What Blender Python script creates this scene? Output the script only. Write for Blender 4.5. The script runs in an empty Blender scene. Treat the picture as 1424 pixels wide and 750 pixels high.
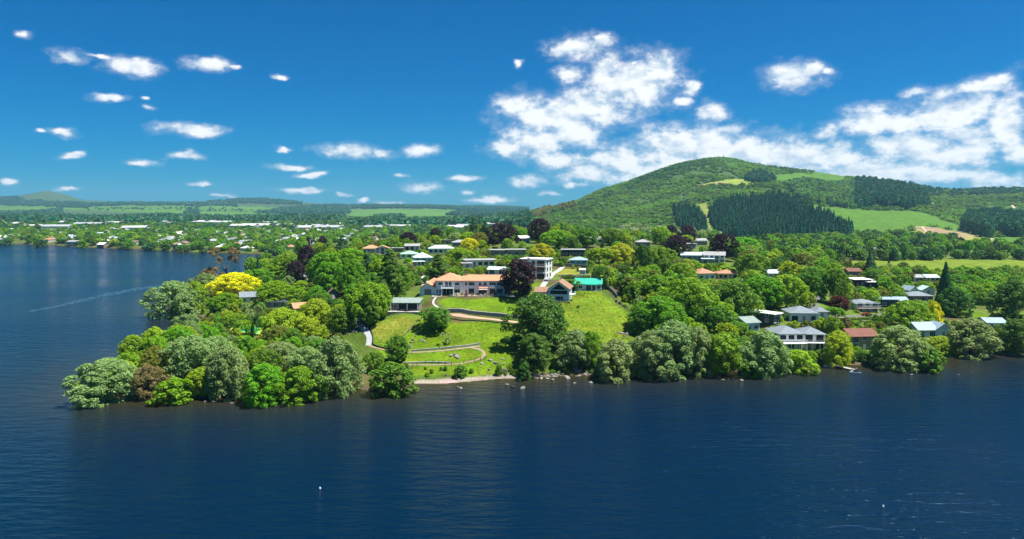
import bpy, bmesh, math, random
import numpy as np
from mathutils import Vector, Matrix
R = math.radians
random.seed(7); RNG = np.random.default_rng(7)
S = bpy.context.scene
COL = S.collection

# ------------------------------------------------------------ camera
F, CX, CY = 962.0, 712.0, 375.0           # focal length and centre, in pixels of the 1424 px photograph
CAMZ = 50.0
PITCH = math.atan(85 / F)
cd = bpy.data.cameras.new('camera'); cam = bpy.data.objects.new('camera', cd); COL.objects.link(cam)
cd.sensor_width = 36; cd.lens = 36 * F / 1424; cd.clip_start = 1; cd.clip_end = 60000
cam.location = (0, 0, CAMZ); cam.rotation_euler = (math.pi / 2 - PITCH, 0, 0)
S.camera = cam
S.render.resolution_x, S.render.resolution_y = 1024, 539
S.cycles.use_denoising = True
S.cycles.max_bounces = 6; S.cycles.diffuse_bounces = 3; S.cycles.glossy_bounces = 2
S.cycles.transmission_bounces = 3; S.cycles.volume_bounces = 0; S.cycles.transparent_max_bounces = 4
S.cycles.sample_clamp_indirect = 4

def ray(px, py):
    a, b = (px - CX) / F, (CY - py) / F
    c, s = math.cos(PITCH), math.sin(PITCH)
    return np.array([a, c + b * s, -s + b * c])
def at_y(px, py, y):
    d = ray(px, py); t = y / d[1]
    return (d[0] * t, y, CAMZ + d[2] * t)
def at_z(px, py, z):
    d = ray(px, py); t = (z - CAMZ) / d[2]
    return (d[0] * t, d[1] * t, z)

# ------------------------------------------------------------ sun, sky, exposure
SUN_EL, SUN_AZ = 67, 94                    # azimuth from +Y (away from the camera) towards +X
sd = bpy.data.lights.new('sun', 'SUN'); sun = bpy.data.objects.new('sun', sd); COL.objects.link(sun)
sd.energy = 5.0; sd.angle = R(0.5); sd.color = (1, 0.95, 0.86)
to_sun = Vector((math.sin(R(SUN_AZ)) * math.cos(R(SUN_EL)), math.cos(R(SUN_AZ)) * math.cos(R(SUN_EL)), math.sin(R(SUN_EL))))
sun.rotation_euler = to_sun.to_track_quat('Z', 'Y').to_euler()
S.view_settings.view_transform = 'Standard'; S.view_settings.look = 'None'
S.view_settings.gamma = 1; S.view_settings.use_curve_mapping = False
S.view_settings.exposure = 0.9

W = bpy.data.worlds.new('World'); S.world = W; W.use_nodes = True
nt = W.node_tree; nt.nodes.clear()
def N(tree, typ, **kw):
    n = tree.nodes.new(typ)
    for k, v in kw.items():
        if k == 'op': n.operation = v
        elif k[0] == 'i' and k[1:].isdigit():
            n.inputs[int(k[1:])].default_value = v
        else: setattr(n, k, v)
    return n
def L(tree, a, b): tree.links.new(a, b)

def build_world():
    out = N(nt, 'ShaderNodeOutputWorld'); bg = N(nt, 'ShaderNodeBackground')
    L(nt, bg.outputs[0], out.inputs[0])
    sky = N(nt, 'ShaderNodeTexSky', sky_type='NISHITA', sun_disc=False, sun_elevation=R(SUN_EL), sun_rotation=R(SUN_AZ),
            altitude=300, air_density=1.0, dust_density=0.0, ozone_density=4.0)
    # the photograph's colour rendition of the blue: deep, with little red
    sc = N(nt, 'ShaderNodeVectorMath', op='SCALE'); L(nt, sky.outputs[0], sc.inputs[0]); sc.inputs['Scale'].default_value = 0.040
    sx = N(nt, 'ShaderNodeSeparateXYZ'); L(nt, sc.outputs[0], sx.inputs[0]); sk = N(nt, 'ShaderNodeCombineXYZ')
    pr = N(nt, 'ShaderNodeMath', op='POWER', i1=2.9); L(nt, sx.outputs[0], pr.inputs[0])
    for i, (src, k) in enumerate(((pr.outputs[0], 1.15), (sx.outputs[1], .70), (sx.outputs[2], 1.24))):
        mu_ = N(nt, 'ShaderNodeMath', op='MULTIPLY', i1=k); L(nt, src, mu_.inputs[0]); L(nt, mu_.outputs[0], sk.inputs[i])
    tc = N(nt, 'ShaderNodeTexCoord')
    sep = N(nt, 'ShaderNodeSeparateXYZ'); L(nt, tc.outputs['Generated'], sep.inputs[0])
    u = N(nt, 'ShaderNodeMath', op='ARCTAN2'); L(nt, sep.outputs[0], u.inputs[0]); L(nt, sep.outputs[1], u.inputs[1])
    v = N(nt, 'ShaderNodeMath', op='ARCSINE'); L(nt, sep.outputs[2], v.inputs[0])
    uv = N(nt, 'ShaderNodeCombineXYZ'); L(nt, u.outputs[0], uv.inputs[0]); L(nt, v.outputs[0], uv.inputs[1])
    # domain warp
    def noise(scale, det, rough, src, sx=1.0, sy=1.6):
        mp = N(nt, 'ShaderNodeVectorMath', op='MULTIPLY'); L(nt, src, mp.inputs[0]); mp.inputs[1].default_value = (sx, sy, 1)
        n = N(nt, 'ShaderNodeTexNoise'); n.inputs['Scale'].default_value = scale; n.inputs['Detail'].default_value = det
        n.inputs['Roughness'].default_value = rough; L(nt, mp.outputs[0], n.inputs['Vector']); return n
    w = noise(26, 3, 0.55, uv.outputs[0])
    ws = N(nt, 'ShaderNodeVectorMath', op='SUBTRACT'); L(nt, w.outputs['Color'], ws.inputs[0]); ws.inputs[1].default_value = (.5, .5, .5)
    wm = N(nt, 'ShaderNodeVectorMath', op='MULTIPLY_ADD'); L(nt, ws.outputs[0], wm.inputs[0]); wm.inputs[1].default_value = (.034, .018, 0)
    L(nt, uv.outputs[0], wm.inputs[2])
    P = wm.outputs[0]
    clouds = CLOUDS
    acc = None
    for (px, py, rx, ry) in clouds:
        d = ray(px, py); d = d / np.linalg.norm(d)
        cu, cv = math.atan2(d[0], d[1]), math.asin(d[2])
        if px < 640: rx, ry = rx * .84, ry * .8
        sx, sy = F / rx * (1 + .25 * ((px - CX) / 712) ** 2), F / ry
        m = N(nt, 'ShaderNodeVectorMath', op='MULTIPLY_ADD'); L(nt, P, m.inputs[0])
        m.inputs[1].default_value = (sx, sy, 0); m.inputs[2].default_value = (-cu * sx, -cv * sy, 0)
        ln = N(nt, 'ShaderNodeVectorMath', op='LENGTH'); L(nt, m.outputs[0], ln.inputs[0])
        if acc is None: acc = ln.outputs['Value']
        else:
            mn = N(nt, 'ShaderNodeMath', op='SMOOTH_MIN'); mn.inputs[2].default_value = 0.25
            L(nt, acc, mn.inputs[0]); L(nt, ln.outputs['Value'], mn.inputs[1]); acc = mn.outputs[0]
    # the rest of the sky, out of frame: the same scattered fair-weather clouds from noise
    gn = noise(5.5, 2, 0.5, uv.outputs[0], 1, 2.2)
    g1 = N(nt, 'ShaderNodeMapRange'); L(nt, gn.outputs['Fac'], g1.inputs[0])
    for i, x in zip((1, 2, 3, 4), (.63, .80, 1.9, .2)): g1.inputs[i].default_value = x
    au = N(nt, 'ShaderNodeMath', op='ABSOLUTE'); L(nt, u.outputs[0], au.inputs[0])
    mu = N(nt, 'ShaderNodeMath', op='GREATER_THAN', i1=0.70); L(nt, au.outputs[0], mu.inputs[0])
    mv = N(nt, 'ShaderNodeMath', op='GREATER_THAN', i1=0.31); L(nt, v.outputs[0], mv.inputs[0])
    mm = N(nt, 'ShaderNodeMath', op='MAXIMUM'); L(nt, mu.outputs[0], mm.inputs[0]); L(nt, mv.outputs[0], mm.inputs[1])
    inv = N(nt, 'ShaderNodeMath', op='MULTIPLY_ADD', i1=-3.0, i2=3.0); L(nt, mm.outputs[0], inv.inputs[0])
    gg = N(nt, 'ShaderNodeMath', op='ADD'); L(nt, g1.outputs[0], gg.inputs[0]); L(nt, inv.outputs[0], gg.inputs[1])
    mn = N(nt, 'ShaderNodeMath', op='MINIMUM'); L(nt, acc, mn.inputs[0]); L(nt, gg.outputs[0], mn.inputs[1]); acc = mn.outputs[0]
    # billows and wisps
    n1 = noise(30, 11, 0.62, uv.outputs[0], 1, 1.5)
    uvs = N(nt, 'ShaderNodeVectorMath', op='ADD'); L(nt, uv.outputs[0], uvs.inputs[0]); uvs.inputs[1].default_value = (.006, .010, 0)
    n1b = noise(30, 5, 0.5, uvs.outputs[0], 1, 1.5); n1c = noise(30, 5, 0.5, uv.outputs[0], 1, 1.5)
    n2 = noise(110, 7, 0.68, uv.outputs[0], 1, 1.3)
    a1 = N(nt, 'ShaderNodeMath', op='MULTIPLY_ADD', i1=2.0, i2=-1.0 - .34); L(nt, n1.outputs['Fac'], a1.inputs[0])
    a2 = N(nt, 'ShaderNodeMath', op='MULTIPLY_ADD', i1=0.8); L(nt, n2.outputs['Fac'], a2.inputs[0]); L(nt, a1.outputs[0], a2.inputs[2])
    dn = N(nt, 'ShaderNodeMath', op='SUBTRACT'); L(nt, a2.outputs[0], dn.inputs[0]); L(nt, acc, dn.inputs[1])
    dn2 = N(nt, 'ShaderNodeMath', op='ADD', i1=1.04); L(nt, dn.outputs[0], dn2.inputs[0])
    def ramp(src, lo, hi, a, b):
        r = N(nt, 'ShaderNodeMapRange', interpolation_type='SMOOTHSTEP'); L(nt, src, r.inputs[0])
        for i, x in zip((1, 2, 3, 4), (lo, hi, a, b)): r.inputs[i].default_value = x
        return r.outputs[0]
    al = N(nt, 'ShaderNodeMath', op='ADD'); L(nt, ramp(dn2.outputs[0], -.05, .75, 0, .78), al.inputs[0]); L(nt, ramp(dn2.outputs[0], -.55, .25, 0, .20), al.inputs[1])
    # sunlit side and grey shade of the billows put into their colour
    df = N(nt, 'ShaderNodeMath', op='SUBTRACT'); L(nt, n1c.outputs['Fac'], df.inputs[0]); L(nt, n1b.outputs['Fac'], df.inputs[1])
    cr = N(nt, 'ShaderNodeMapRange', data_type='FLOAT_VECTOR'); L(nt, df.outputs[0], cr.inputs[6])
    for i, x in zip((7, 8, 9, 10), ((-.16,) * 3, (.05,) * 3, (.34, .41, .48), (.56, .575, .585))): cr.inputs[i].default_value = x
    mx = N(nt, 'ShaderNodeMix', data_type='RGBA'); L(nt, al.outputs[0], mx.inputs[0]); L(nt, sk.outputs[0], mx.inputs[6]); L(nt, cr.outputs[1], mx.inputs[7])
    L(nt, mx.outputs[2], bg.inputs[0]); bg.inputs[1].default_value = 1.0
# clouds: centre and half-size as seen from the viewpoint, turned into directions of the sky
CLOUDS = [
 (805,66,38,14),(780,71,20,9),(835,56,18,9),(792,104,22,12),
 (745,196,50,24),(770,160,66,26),(720,150,32,16),(820,150,58,28),(880,118,58,36),(845,100,26,24),(915,100,32,20),
 (800,182,40,24),(705,205,22,12),(960,122,14,8),(990,155,18,11),(948,140,12,6),
 (870,225,60,22),(940,205,62,30),(820,240,42,14),(985,195,46,20),(780,222,36,12),(1040,215,66,26),(1105,222,66,22),
 (1160,218,38,18),(900,245,70,16),(960,230,80,22),(1150,185,20,10),(1000,235,60,20),(1090,240,60,14),
 (1105,105,36,16),(1130,95,18,9),(1150,100,9,5),(1375,118,34,10),(1395,112,16,7),
 (1210,168,38,17),(1250,170,36,13),(1320,158,56,22),(1355,145,28,14),(1275,205,62,15),(1350,190,44,13),(1240,200,36,12),
 (1300,220,70,16),(1250,242,70,12),(1340,215,40,12),(1400,170,20,42),(1415,210,26,14),(1290,246,60,10),(1390,252,44,10),(1190,236,40,12),(1340,245,50,8),
 (100,79,22,8),(140,80,14,4),(186,91,36,13),(290,89,32,9),(150,137,24,5),(203,150,9,4),(200,138,8,3),(32,48,12,5),(388,107,9,5),
 (265,181,44,10),(90,185,18,6),(55,185,8,3),(100,215,16,4),(198,225,20,5),(258,217,22,6),(485,209,46,11),(532,213,22,8),(588,209,24,11),
 (402,233,30,5),(420,266,34,4),(440,243,14,4),(585,259,26,9),(735,252,21,9),(650,248,18,5),(685,278,28,4),(100,262,20,4),(8,254,13,4),
 (540,283,18,5),(395,207,10,4),(425,246,22,4),(480,272,14,3),(310,273,14,4),(650,268,9,3),(556,244,9,4),(765,270,12,3),(275,253,20,3),(505,278,9,4),
 (800,258,12,4),(330,95,10,4),(1010,180,22,8),(1270,130,16,7),(720,90,7,4),(880,85,7,3)]
build_world()
W.cycles.sampling_method = 'MANUAL'; W.cycles.sample_map_resolution = 256

# ------------------------------------------------------------ terrain: one sheet of land from control points
def tps_fit(P, z, lam=0.0):
    n = len(P); d = np.sqrt(((P[:, None] - P[None]) ** 2).sum(-1)) + 1e-9
    K = d * d * np.log(d) + lam * np.eye(n)
    A = np.zeros((n + 3, n + 3)); A[:n, :n] = K; A[:n, n] = 1; A[:n, n + 1:] = P; A[n, :n] = 1; A[n + 1:, :n] = P.T
    return np.linalg.solve(A, np.concatenate([z, [0, 0, 0]]))
def tps_eval(P, c, Q):
    out = np.empty(len(Q)); n = len(P)
    for i in range(0, len(Q), 20000):
        q = Q[i:i + 20000]; d2 = ((q[:, None] - P[None]) ** 2).sum(-1) + 1e-18
        out[i:i + 20000] = 0.5 * (d2 * np.log(d2)) @ c[:n] + c[n] + q @ c[n + 1:]
    return out

# coast line (water level 0): pixel points, from the far shore round the point and on to the right
COAST_PX = [(-700,330),(-300,333),(-60,336),(0,338),(60,340),(120,344),(200,347),(260,350),(330,352),(375,354),(392,356),
 (372,366),(335,382),(300,392),(262,402),(238,420),(230,434),(252,440),(280,440),(292,449),(280,458),(262,466),(252,474),(225,486),
 (192,499),(158,510),(128,530),(122,546),(140,552),(190,555),(240,556),(300,553),(345,552),(400,554),(436,549),(470,541),(500,541),
 (528,546),(556,545),(574,534),(610,534),(650,531),(690,527),(735,526),(770,524),(800,521),(828,523),(850,520),(900,519),(960,517),
 (1000,518),(1040,516),(1085,512),(1120,511),(1160,506),(1195,508),(1225,504),(1270,507),(1298,505),(1308,493),(1330,488),(1380,490),(1424,495),(1500,498),(1700,505)]
COAST = np.array([at_z(a, b, 0)[:2] for a, b in COAST_PX])
LAND = np.vstack([[[-16000, COAST[0][1] + 300]], COAST, [[1500, 120], [16000, 120], [16000, 16000], [-16000, 16000]]])
def inside(poly, Q):
    x, y = Q[:, 0], Q[:, 1]; r = np.zeros(len(Q), bool); n = len(poly)
    for i in range(n):
        x0, y0 = poly[i]; x1, y1 = poly[(i + 1) % n]
        if y0 == y1: continue
        c = (y0 > y) != (y1 > y)
        r ^= c & (x < (x1 - x0) * (y - y0) / (y1 - y0) + x0)
    return r
def dist_line(line, Q):
    out = np.full(len(Q), 1e9)
    for i in range(len(line) - 1):
        a, b = line[i], line[i + 1]; ab = b - a
        t = np.clip(((Q - a) @ ab) / (ab @ ab), 0, 1)
        d = Q - a - t[:, None] * ab
        np.minimum(out, np.sqrt((d * d).sum(1)), out=out)
    return out

NEAR = []   # (x, y, z)
for px, py, z in [
 (640,490,4.5),(640,463,8.5),(640,446,11),(640,434,13.6),(640,420,15),(640,411,17),(640,390,19.5),(640,375,21.5),(640,350,24),(640,335,25),(640,325,26),
 (735,500,3.6),(735,470,7.5),(735,440,12),(735,410,17.2),(735,388,20),(735,370,22),(735,350,24),(735,332,25.5),
 (560,500,3),(560,470,6.5),(560,447,10.5),(562,434,13),(562,420,14.5),(560,390,18.5),(560,365,21),(560,345,22.5),(560,332,22),
 (510,480,4.5),(515,455,9),(510,430,11.5),(510,400,15),(510,370,18.5),(510,348,19),
 (480,510,2.5),(480,455,7),(460,415,10.5),(460,390,12.5),(460,365,14),(440,345,11),
 (400,520,2.2),(400,480,3.8),(385,430,5.5),(400,400,7.5),(415,385,7),(375,392,4),(400,362,4),(345,421,4.5),(340,465,2.2),(300,490,2.2),(320,520,2.2),
 (240,510,1.8),(200,530,1.5),(160,545,1.2),(265,425,2),(300,430,2.6),
 (800,495,4.0),(800,470,7.2),(800,440,12),(815,405,18),(800,375,21.5),(800,350,23.5),
 (870,490,4.0),(870,460,8.5),(870,425,14),(870,400,18),(870,375,20.5),(870,350,22.5),(870,332,23),
 (950,490,3.2),(950,460,7),(950,425,12),(950,395,16),(950,370,19),(970,345,20.5),
 (1010,490,3),(1010,455,6.5),(1010,390,15.5),(1010,362,18),(1020,345,18),
 (1070,490,2.5),(1070,450,7.5),(1070,420,10),(1070,385,13),(1080,360,13),
 (1113,489,2.6),(1120,449,7.2),(1140,420,10),(1140,400,11.5),(1140,375,11),
 (1200,487,1.8),(1200,460,4.5),(1203,434,6.5),(1200,398,9.5),(1200,372,8),
 (1280,490,1.4),(1280,468,2.4),(1280,440,4),(1280,415,5.5),(1280,390,6),(1300,475,1.8),
 (1400,475,1.2),(1400,450,2),(1400,420,3),(1400,400,3.5),(1350,378,4.5),(1350,363,5.5),(1250,363,6.5),(1500,450,2.5),(1550,380,4.5)]:
    NEAR.append(at_z(px, py, z))
for p in COAST[6:-2:2]: NEAR.append((p[0], p[1], 0.2))
NEAR += [(-150,800,12),(0,800,17),(150,820,17),(300,800,12),(450,780,7),(0,1000,8),(-300,900,4),(300,1000,8),(600,800,6),(900,600,6),(900,900,8),(-600,1100,3)]
NEAR = np.array(NEAR); NP = NEAR[:, :2] / 100; NC = tps_fit(NP, NEAR[:, 2], 1e-3)

FAR = []    # pixel, pixel, distance
for px, py, y in [
 # far hills on the left, from the town up to the skyline
 (-250,300,4000),(-250,292,5000),(-250,282,6400),(0,301,3600),(0,296,4400),(0,286,5600),(0,280,6400),(65,300,3800),(65,289,5300),(65,284,5900),(65,281,6700),
 (110,300,3800),(110,282,6300),(30,282,6300),(150,301,3600),(150,290,5000),(150,282,6400),(250,302,3400),(250,290,5000),(250,284,6400),(350,303,3300),(350,293,5000),(345,277,7200),(300,280,7000),
 (450,304,3200),(450,294,5000),(450,285,6600),(550,304,3200),(550,295,4600),(550,287,6600),(640,304,3200),(640,296,4600),(640,289,6600),(700,305,3000),(700,298,4600),(715,290,6800),
 # foot of the mountain
 (745,322,1250),(745,304,1700),(745,299,2200),(745,292,6800),(800,325,1200),(800,306,1500),(800,284,1950),(850,325,1200),(850,300,1550),(850,264,2200),
 (900,325,1200),(900,297,1550),(900,270,1900),(900,243,2380),(950,325,1200),(950,296,1450),(950,255,1950),(950,226,2480),
 (985,325,1200),(985,297,1420),(985,275,1650),(985,252,1950),(985,223,2520),(1010,222,2540),(1050,325,1200),(1050,295,1400),(1050,262,1750),(1050,250,2000),(1050,231,2500),
 (1110,325,1180),(1110,296,1400),(1110,272,1700),(1110,250,2050),(1110,239,2450),(1160,328,1100),(1160,300,1400),(1160,280,1650),(1160,258,2050),(1160,244,2450),
 (1210,330,1050),(1210,308,1300),(1210,292,1560),(1210,268,1950),(1210,251,2380),(1260,330,1050),(1260,310,1250),(1260,291,1560),(1260,270,1900),(1265,262,2250),
 (1300,332,1020),(1300,312,1250),(1300,297,1560),(1300,278,1950),(1290,266,2350),(1350,334,1000),(1350,318,1250),(1350,298,1600),(1350,280,1950),(1350,267,2400),
 (1424,338,980),(1424,322,1200),(1424,300,1600),(1424,280,1950),(1424,265,2400),(1600,338,980),(1600,300,1600),(1600,268,2400),(1900,330,1100),(1900,290,2200)]:
    FAR.append(at_y(px, py, y))
for px in range(-700, 740, 120):
    for y, z in ((750, 3), (1000, 4), (1400, 5), (2000, 6), (2700, 8)): FAR.append((ray(px, 290)[0] * y, y, z))
for px in range(760, 2100, 120):
    for y, z in ((700, 6), (900, 7)): FAR.append((ray(px, 290)[0] * y, y, z))
for px in (820, 900, 985, 1100, 1250, 1400, 1600, 1900):
    FAR.append((ray(px, 290)[0] * 3600, 3600, 60)); FAR.append((ray(px, 290)[0] * 6500, 6500, 40))
FAR = np.array(FAR)
def uvd(Q): return np.stack([Q[:, 0] / Q[:, 1] * 2.2, np.log(Q[:, 1])], 1)
FP = uvd(FAR[:, :2]); FC = tps_fit(FP, FAR[:, 2], 1e-4)
def sstep(a, b, x):
    t = np.clip((x - a) / (b - a), 0, 1); return t * t * (3 - 2 * t)
def vnoise(x, y, s, seed=0):
    # cheap value noise for small relief
    def h(i, j): 
        v = np.sin(i * 127.1 + j * 311.7 + seed * 74.7) * 43758.5453; return v - np.floor(v)
    x, y = x / s, y / s; i, j = np.floor(x), np.floor(y); fx, fy = x - i, y - j
    fx, fy = fx * fx * (3 - 2 * fx), fy * fy * (3 - 2 * fy)
    return (h(i, j) * (1 - fx) + h(i + 1, j) * fx) * (1 - fy) + (h(i, j + 1) * (1 - fx) + h(i + 1, j + 1) * fx) * fy - 0.5
CONE = at_y(65, 280, 6700)[:2]   # small volcanic cone on the far skyline
PADS = []   # levelled ground under buildings: (x, y, radius, z)
def height(Q):
    Q = np.asarray(Q, float).reshape(-1, 2); x, y = Q[:, 0], np.maximum(Q[:, 1], 60)
    k = sstep(680, 900, y); z = np.zeros(len(Q))
    a = k < 1; b = k > 0
    if a.any(): z[a] += tps_eval(NP, NC, Q[a] / 100) * (1 - k[a])
    if b.any(): z[b] += tps_eval(FP, FC, uvd(np.stack([x[b], y[b]], 1))) * k[b]
    far = sstep(1000, 1600, y)
    z += far * ((.5 - np.abs(vnoise(x, y, 190, 1)) * 2) * 14 + vnoise(x, y, 80, 2) * 6) * sstep(14, 40, z) 
    z += (1 - far) * (vnoise(x, y, 9, 3) * .35 + vnoise(x, y, 3.5, 4) * .12)
    z += 78 * np.exp(-((x - CONE[0]) ** 2 + (y - CONE[1]) ** 2) / (2 * 150.0 ** 2)) + 26 * np.exp(-((x - CONE[0]) ** 2 + (y - CONE[1]) ** 2) / (2 * 330.0 ** 2))
    for (cx, cy, r, pz) in PADS:
        e = r * 1.6 + 1.5; k = np.nonzero((np.abs(x - cx) < e) & (np.abs(Q[:, 1] - cy) < e))[0]
        if len(k): w = 1 - sstep(r, e, np.hypot(x[k] - cx, Q[k, 1] - cy)); z[k] = z[k] * (1 - w) + pz * w
    ins = inside(LAND, Q); d = dist_line(LAND[:len(COAST) + 2], Q)
    zi = 0.12 + (np.maximum(z, 0.6) - 0.12) * sstep(0, 7, d)
    zo = -np.minimum(0.12 * d + .02, 5)
    return np.where(ins, zi, zo)
_T = np.exp(np.linspace(math.log(120), math.log(9000), 420))
_gc = {}
def G(px, py):
    """the point of the ground that a line of sight meets"""
    key = (px, py)
    if key in _gc: return _gc[key]
    d = ray(px, py); P = np.array([0, 0, CAMZ]) + d[None] * _T[:, None]
    h = height(P[:, :2]); h = np.maximum(h, 0); s = np.nonzero(P[:, 2] <= h)[0]
    if len(s) == 0: r = P[-1]
    else:
        i = max(s[0], 1); t = np.linspace(_T[i - 1], _T[i], 24); P = np.array([0, 0, CAMZ]) + d[None] * t[:, None]
        h = np.maximum(height(P[:, :2]), 0); s = np.nonzero(P[:, 2] <= h)[0]; j = s[0] if len(s) else 23
        r = P[j]; r[2] = h[j]
    _gc[key] = Vector(r); return _gc[key]
def H1(x, y): return float(height([[x, y]])[0])
def mpp(p): return p[1] / F     # metres per pixel there

def project(x, y, z):
    c, s_ = math.cos(PITCH), math.sin(PITCH); dz = z - CAMZ
    d = y * c - dz * s_; u = y * s_ + dz * c
    return CX + F * x / d, CY - F * u / d
SEEN = []   # buildings that the photograph shows uncovered: (pixel x0, x1, wall foot y, roof y, distance)
def hides(x, y, z, h, w):
    a, top = project(x, y, z + h); r = w * .5 * F / y
    for x0, x1, yb, yt, dist in SEEN:
        if y < dist and a + r > x0 + 1 and a - r < x1 - 1 and top < yb - (yb - yt) * .22: return True
    return False
# ------------------------------------------------------------ object helpers
def tag(o, label=None, cat=None, group=None, kind=None):
    for k, v in (('label', label), ('category', cat), ('group', group), ('kind', kind)):
        if v: o[k] = v
    return o
def link(o, parent=None):
    COL.objects.link(o)
    if parent: o.parent = parent
    return o
def empty(name, loc=(0, 0, 0), rz=0, scale=None):
    o = bpy.data.objects.new(name, None); o.empty_display_size = .5; o.location = loc; o.rotation_euler = (0, 0, rz)
    if scale: o.scale = scale
    return link(o)
class MB:
    def __init__(s): s.v = []; s.f = []; s.m = []
    def poly(s, pts, faces, mi=0):
        n = len(s.v); s.v += [tuple(p) for p in pts]; s.f += [tuple(i + n for i in f) for f in faces]; s.m += [mi] * len(faces); return s
    def box(s, x0, x1, y0, y1, z0, z1, mi=0):
        return s.poly([(x0,y0,z0),(x1,y0,z0),(x1,y1,z0),(x0,y1,z0),(x0,y0,z1),(x1,y0,z1),(x1,y1,z1),(x0,y1,z1)],
            [(0,3,2,1),(4,5,6,7),(0,1,5,4),(1,2,6,5),(2,3,7,6),(3,0,4,7)], mi)
    def tube(s, pts, rad, n=6, mi=0):
        rings = []
        for i, p in enumerate(pts):
            a = Vector(pts[max(i - 1, 0)]); b = Vector(pts[min(i + 1, len(pts) - 1)]); t = (b - a).normalized()
            q = t.orthogonal().normalized(); r = t.cross(q); k = rad[i] if hasattr(rad, '__len__') else rad
            rings.append([tuple(Vector(p) + (q * math.cos(2 * math.pi * j / n) + r * math.sin(2 * math.pi * j / n)) * k) for j in range(n)])
        m = len(rings); pv = [p for r_ in rings for p in r_]
        fs = [(i * n + j, i * n + (j + 1) % n, (i + 1) * n + (j + 1) % n, (i + 1) * n + j) for i in range(m - 1) for j in range(n)]
        fs += [tuple(range(n - 1, -1, -1)), tuple((m - 1) * n + j for j in range(n))]
        return s.poly(pv, fs, mi)
    def mesh(s, name, mats):
        me = bpy.data.meshes.new(name); me.from_pydata(s.v, [], s.f)
        for m in (mats if isinstance(mats, (list, tuple)) else [mats]): me.materials.append(m)
        if any(s.m): me.polygons.foreach_set('material_index', s.m)
        me.update(); return me
    def build(s, name, mats, parent=None):
        return link(bpy.data.objects.new(name, s.mesh(name, mats)), parent)

# ------------------------------------------------------------ materials
MATS = {}
def mat(name, col, rough=0.8, var=0.12, scale=3.0, bump=0.0, spec=0.3, metal=0.0, coords='Object', stretch=(1, 1, 1), dirt=None):
    if name in MATS: return MATS[name]
    m = bpy.data.materials.new(name); m.use_nodes = True; t = m.node_tree; b = t.nodes['Principled BSDF']
    b.inputs['Roughness'].default_value = rough; b.inputs['Specular IOR Level'].default_value = spec; b.inputs['Metallic'].default_value = metal
    tc = N(t, 'ShaderNodeTexCoord'); mp = N(t, 'ShaderNodeMapping'); mp.inputs['Scale'].default_value = stretch
    L(t, tc.outputs[coords], mp.inputs[0])
    n = N(t, 'ShaderNodeTexNoise'); n.inputs['Scale'].default_value = scale; n.inputs['Detail'].default_value = 6; n.inputs['Roughness'].default_value = .65
    L(t, mp.outputs[0], n.inputs['Vector'])
    mr = N(t, 'ShaderNodeMapRange'); L(t, n.outputs['Fac'], mr.inputs[0])
    for i, x in zip((1, 2, 3, 4), (.3, .7, 1 - var, 1 + var)): mr.inputs[i].default_value = x
    sc = N(t, 'ShaderNodeVectorMath', op='SCALE'); sc.inputs[0].default_value = col; L(t, mr.outputs[0], sc.inputs['Scale'])
    cout = sc.outputs[0]
    if dirt:
        n2 = N(t, 'ShaderNodeTexNoise'); n2.inputs['Scale'].default_value = scale * .35; n2.inputs['Detail'].default_value = 8; L(t, mp.outputs[0], n2.inputs['Vector'])
        m2 = N(t, 'ShaderNodeMapRange'); L(t, n2.outputs['Fac'], m2.inputs[0])
        for i, x in zip((1, 2, 3, 4), (.5, .75, 0, .7)): m2.inputs[i].default_value = x
        mx = N(t, 'ShaderNodeMix', data_type='RGBA'); L(t, m2.outputs[0], mx.inputs[0]); L(t, cout, mx.inputs[6]); mx.inputs[7].default_value = (*dirt, 1)
        cout = mx.outputs[2]
    L(t, cout, b.inputs['Base Color'])
    if bump:
        bp = N(t, 'ShaderNodeBump'); bp.inputs['Strength'].default_value = bump; bp.inputs['Distance'].default_value = .05
        L(t, n.outputs['Fac'], bp.inputs['Height']); L(t, bp.outputs[0], b.inputs['Normal'])
    MATS[name] = m; return m
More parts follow.
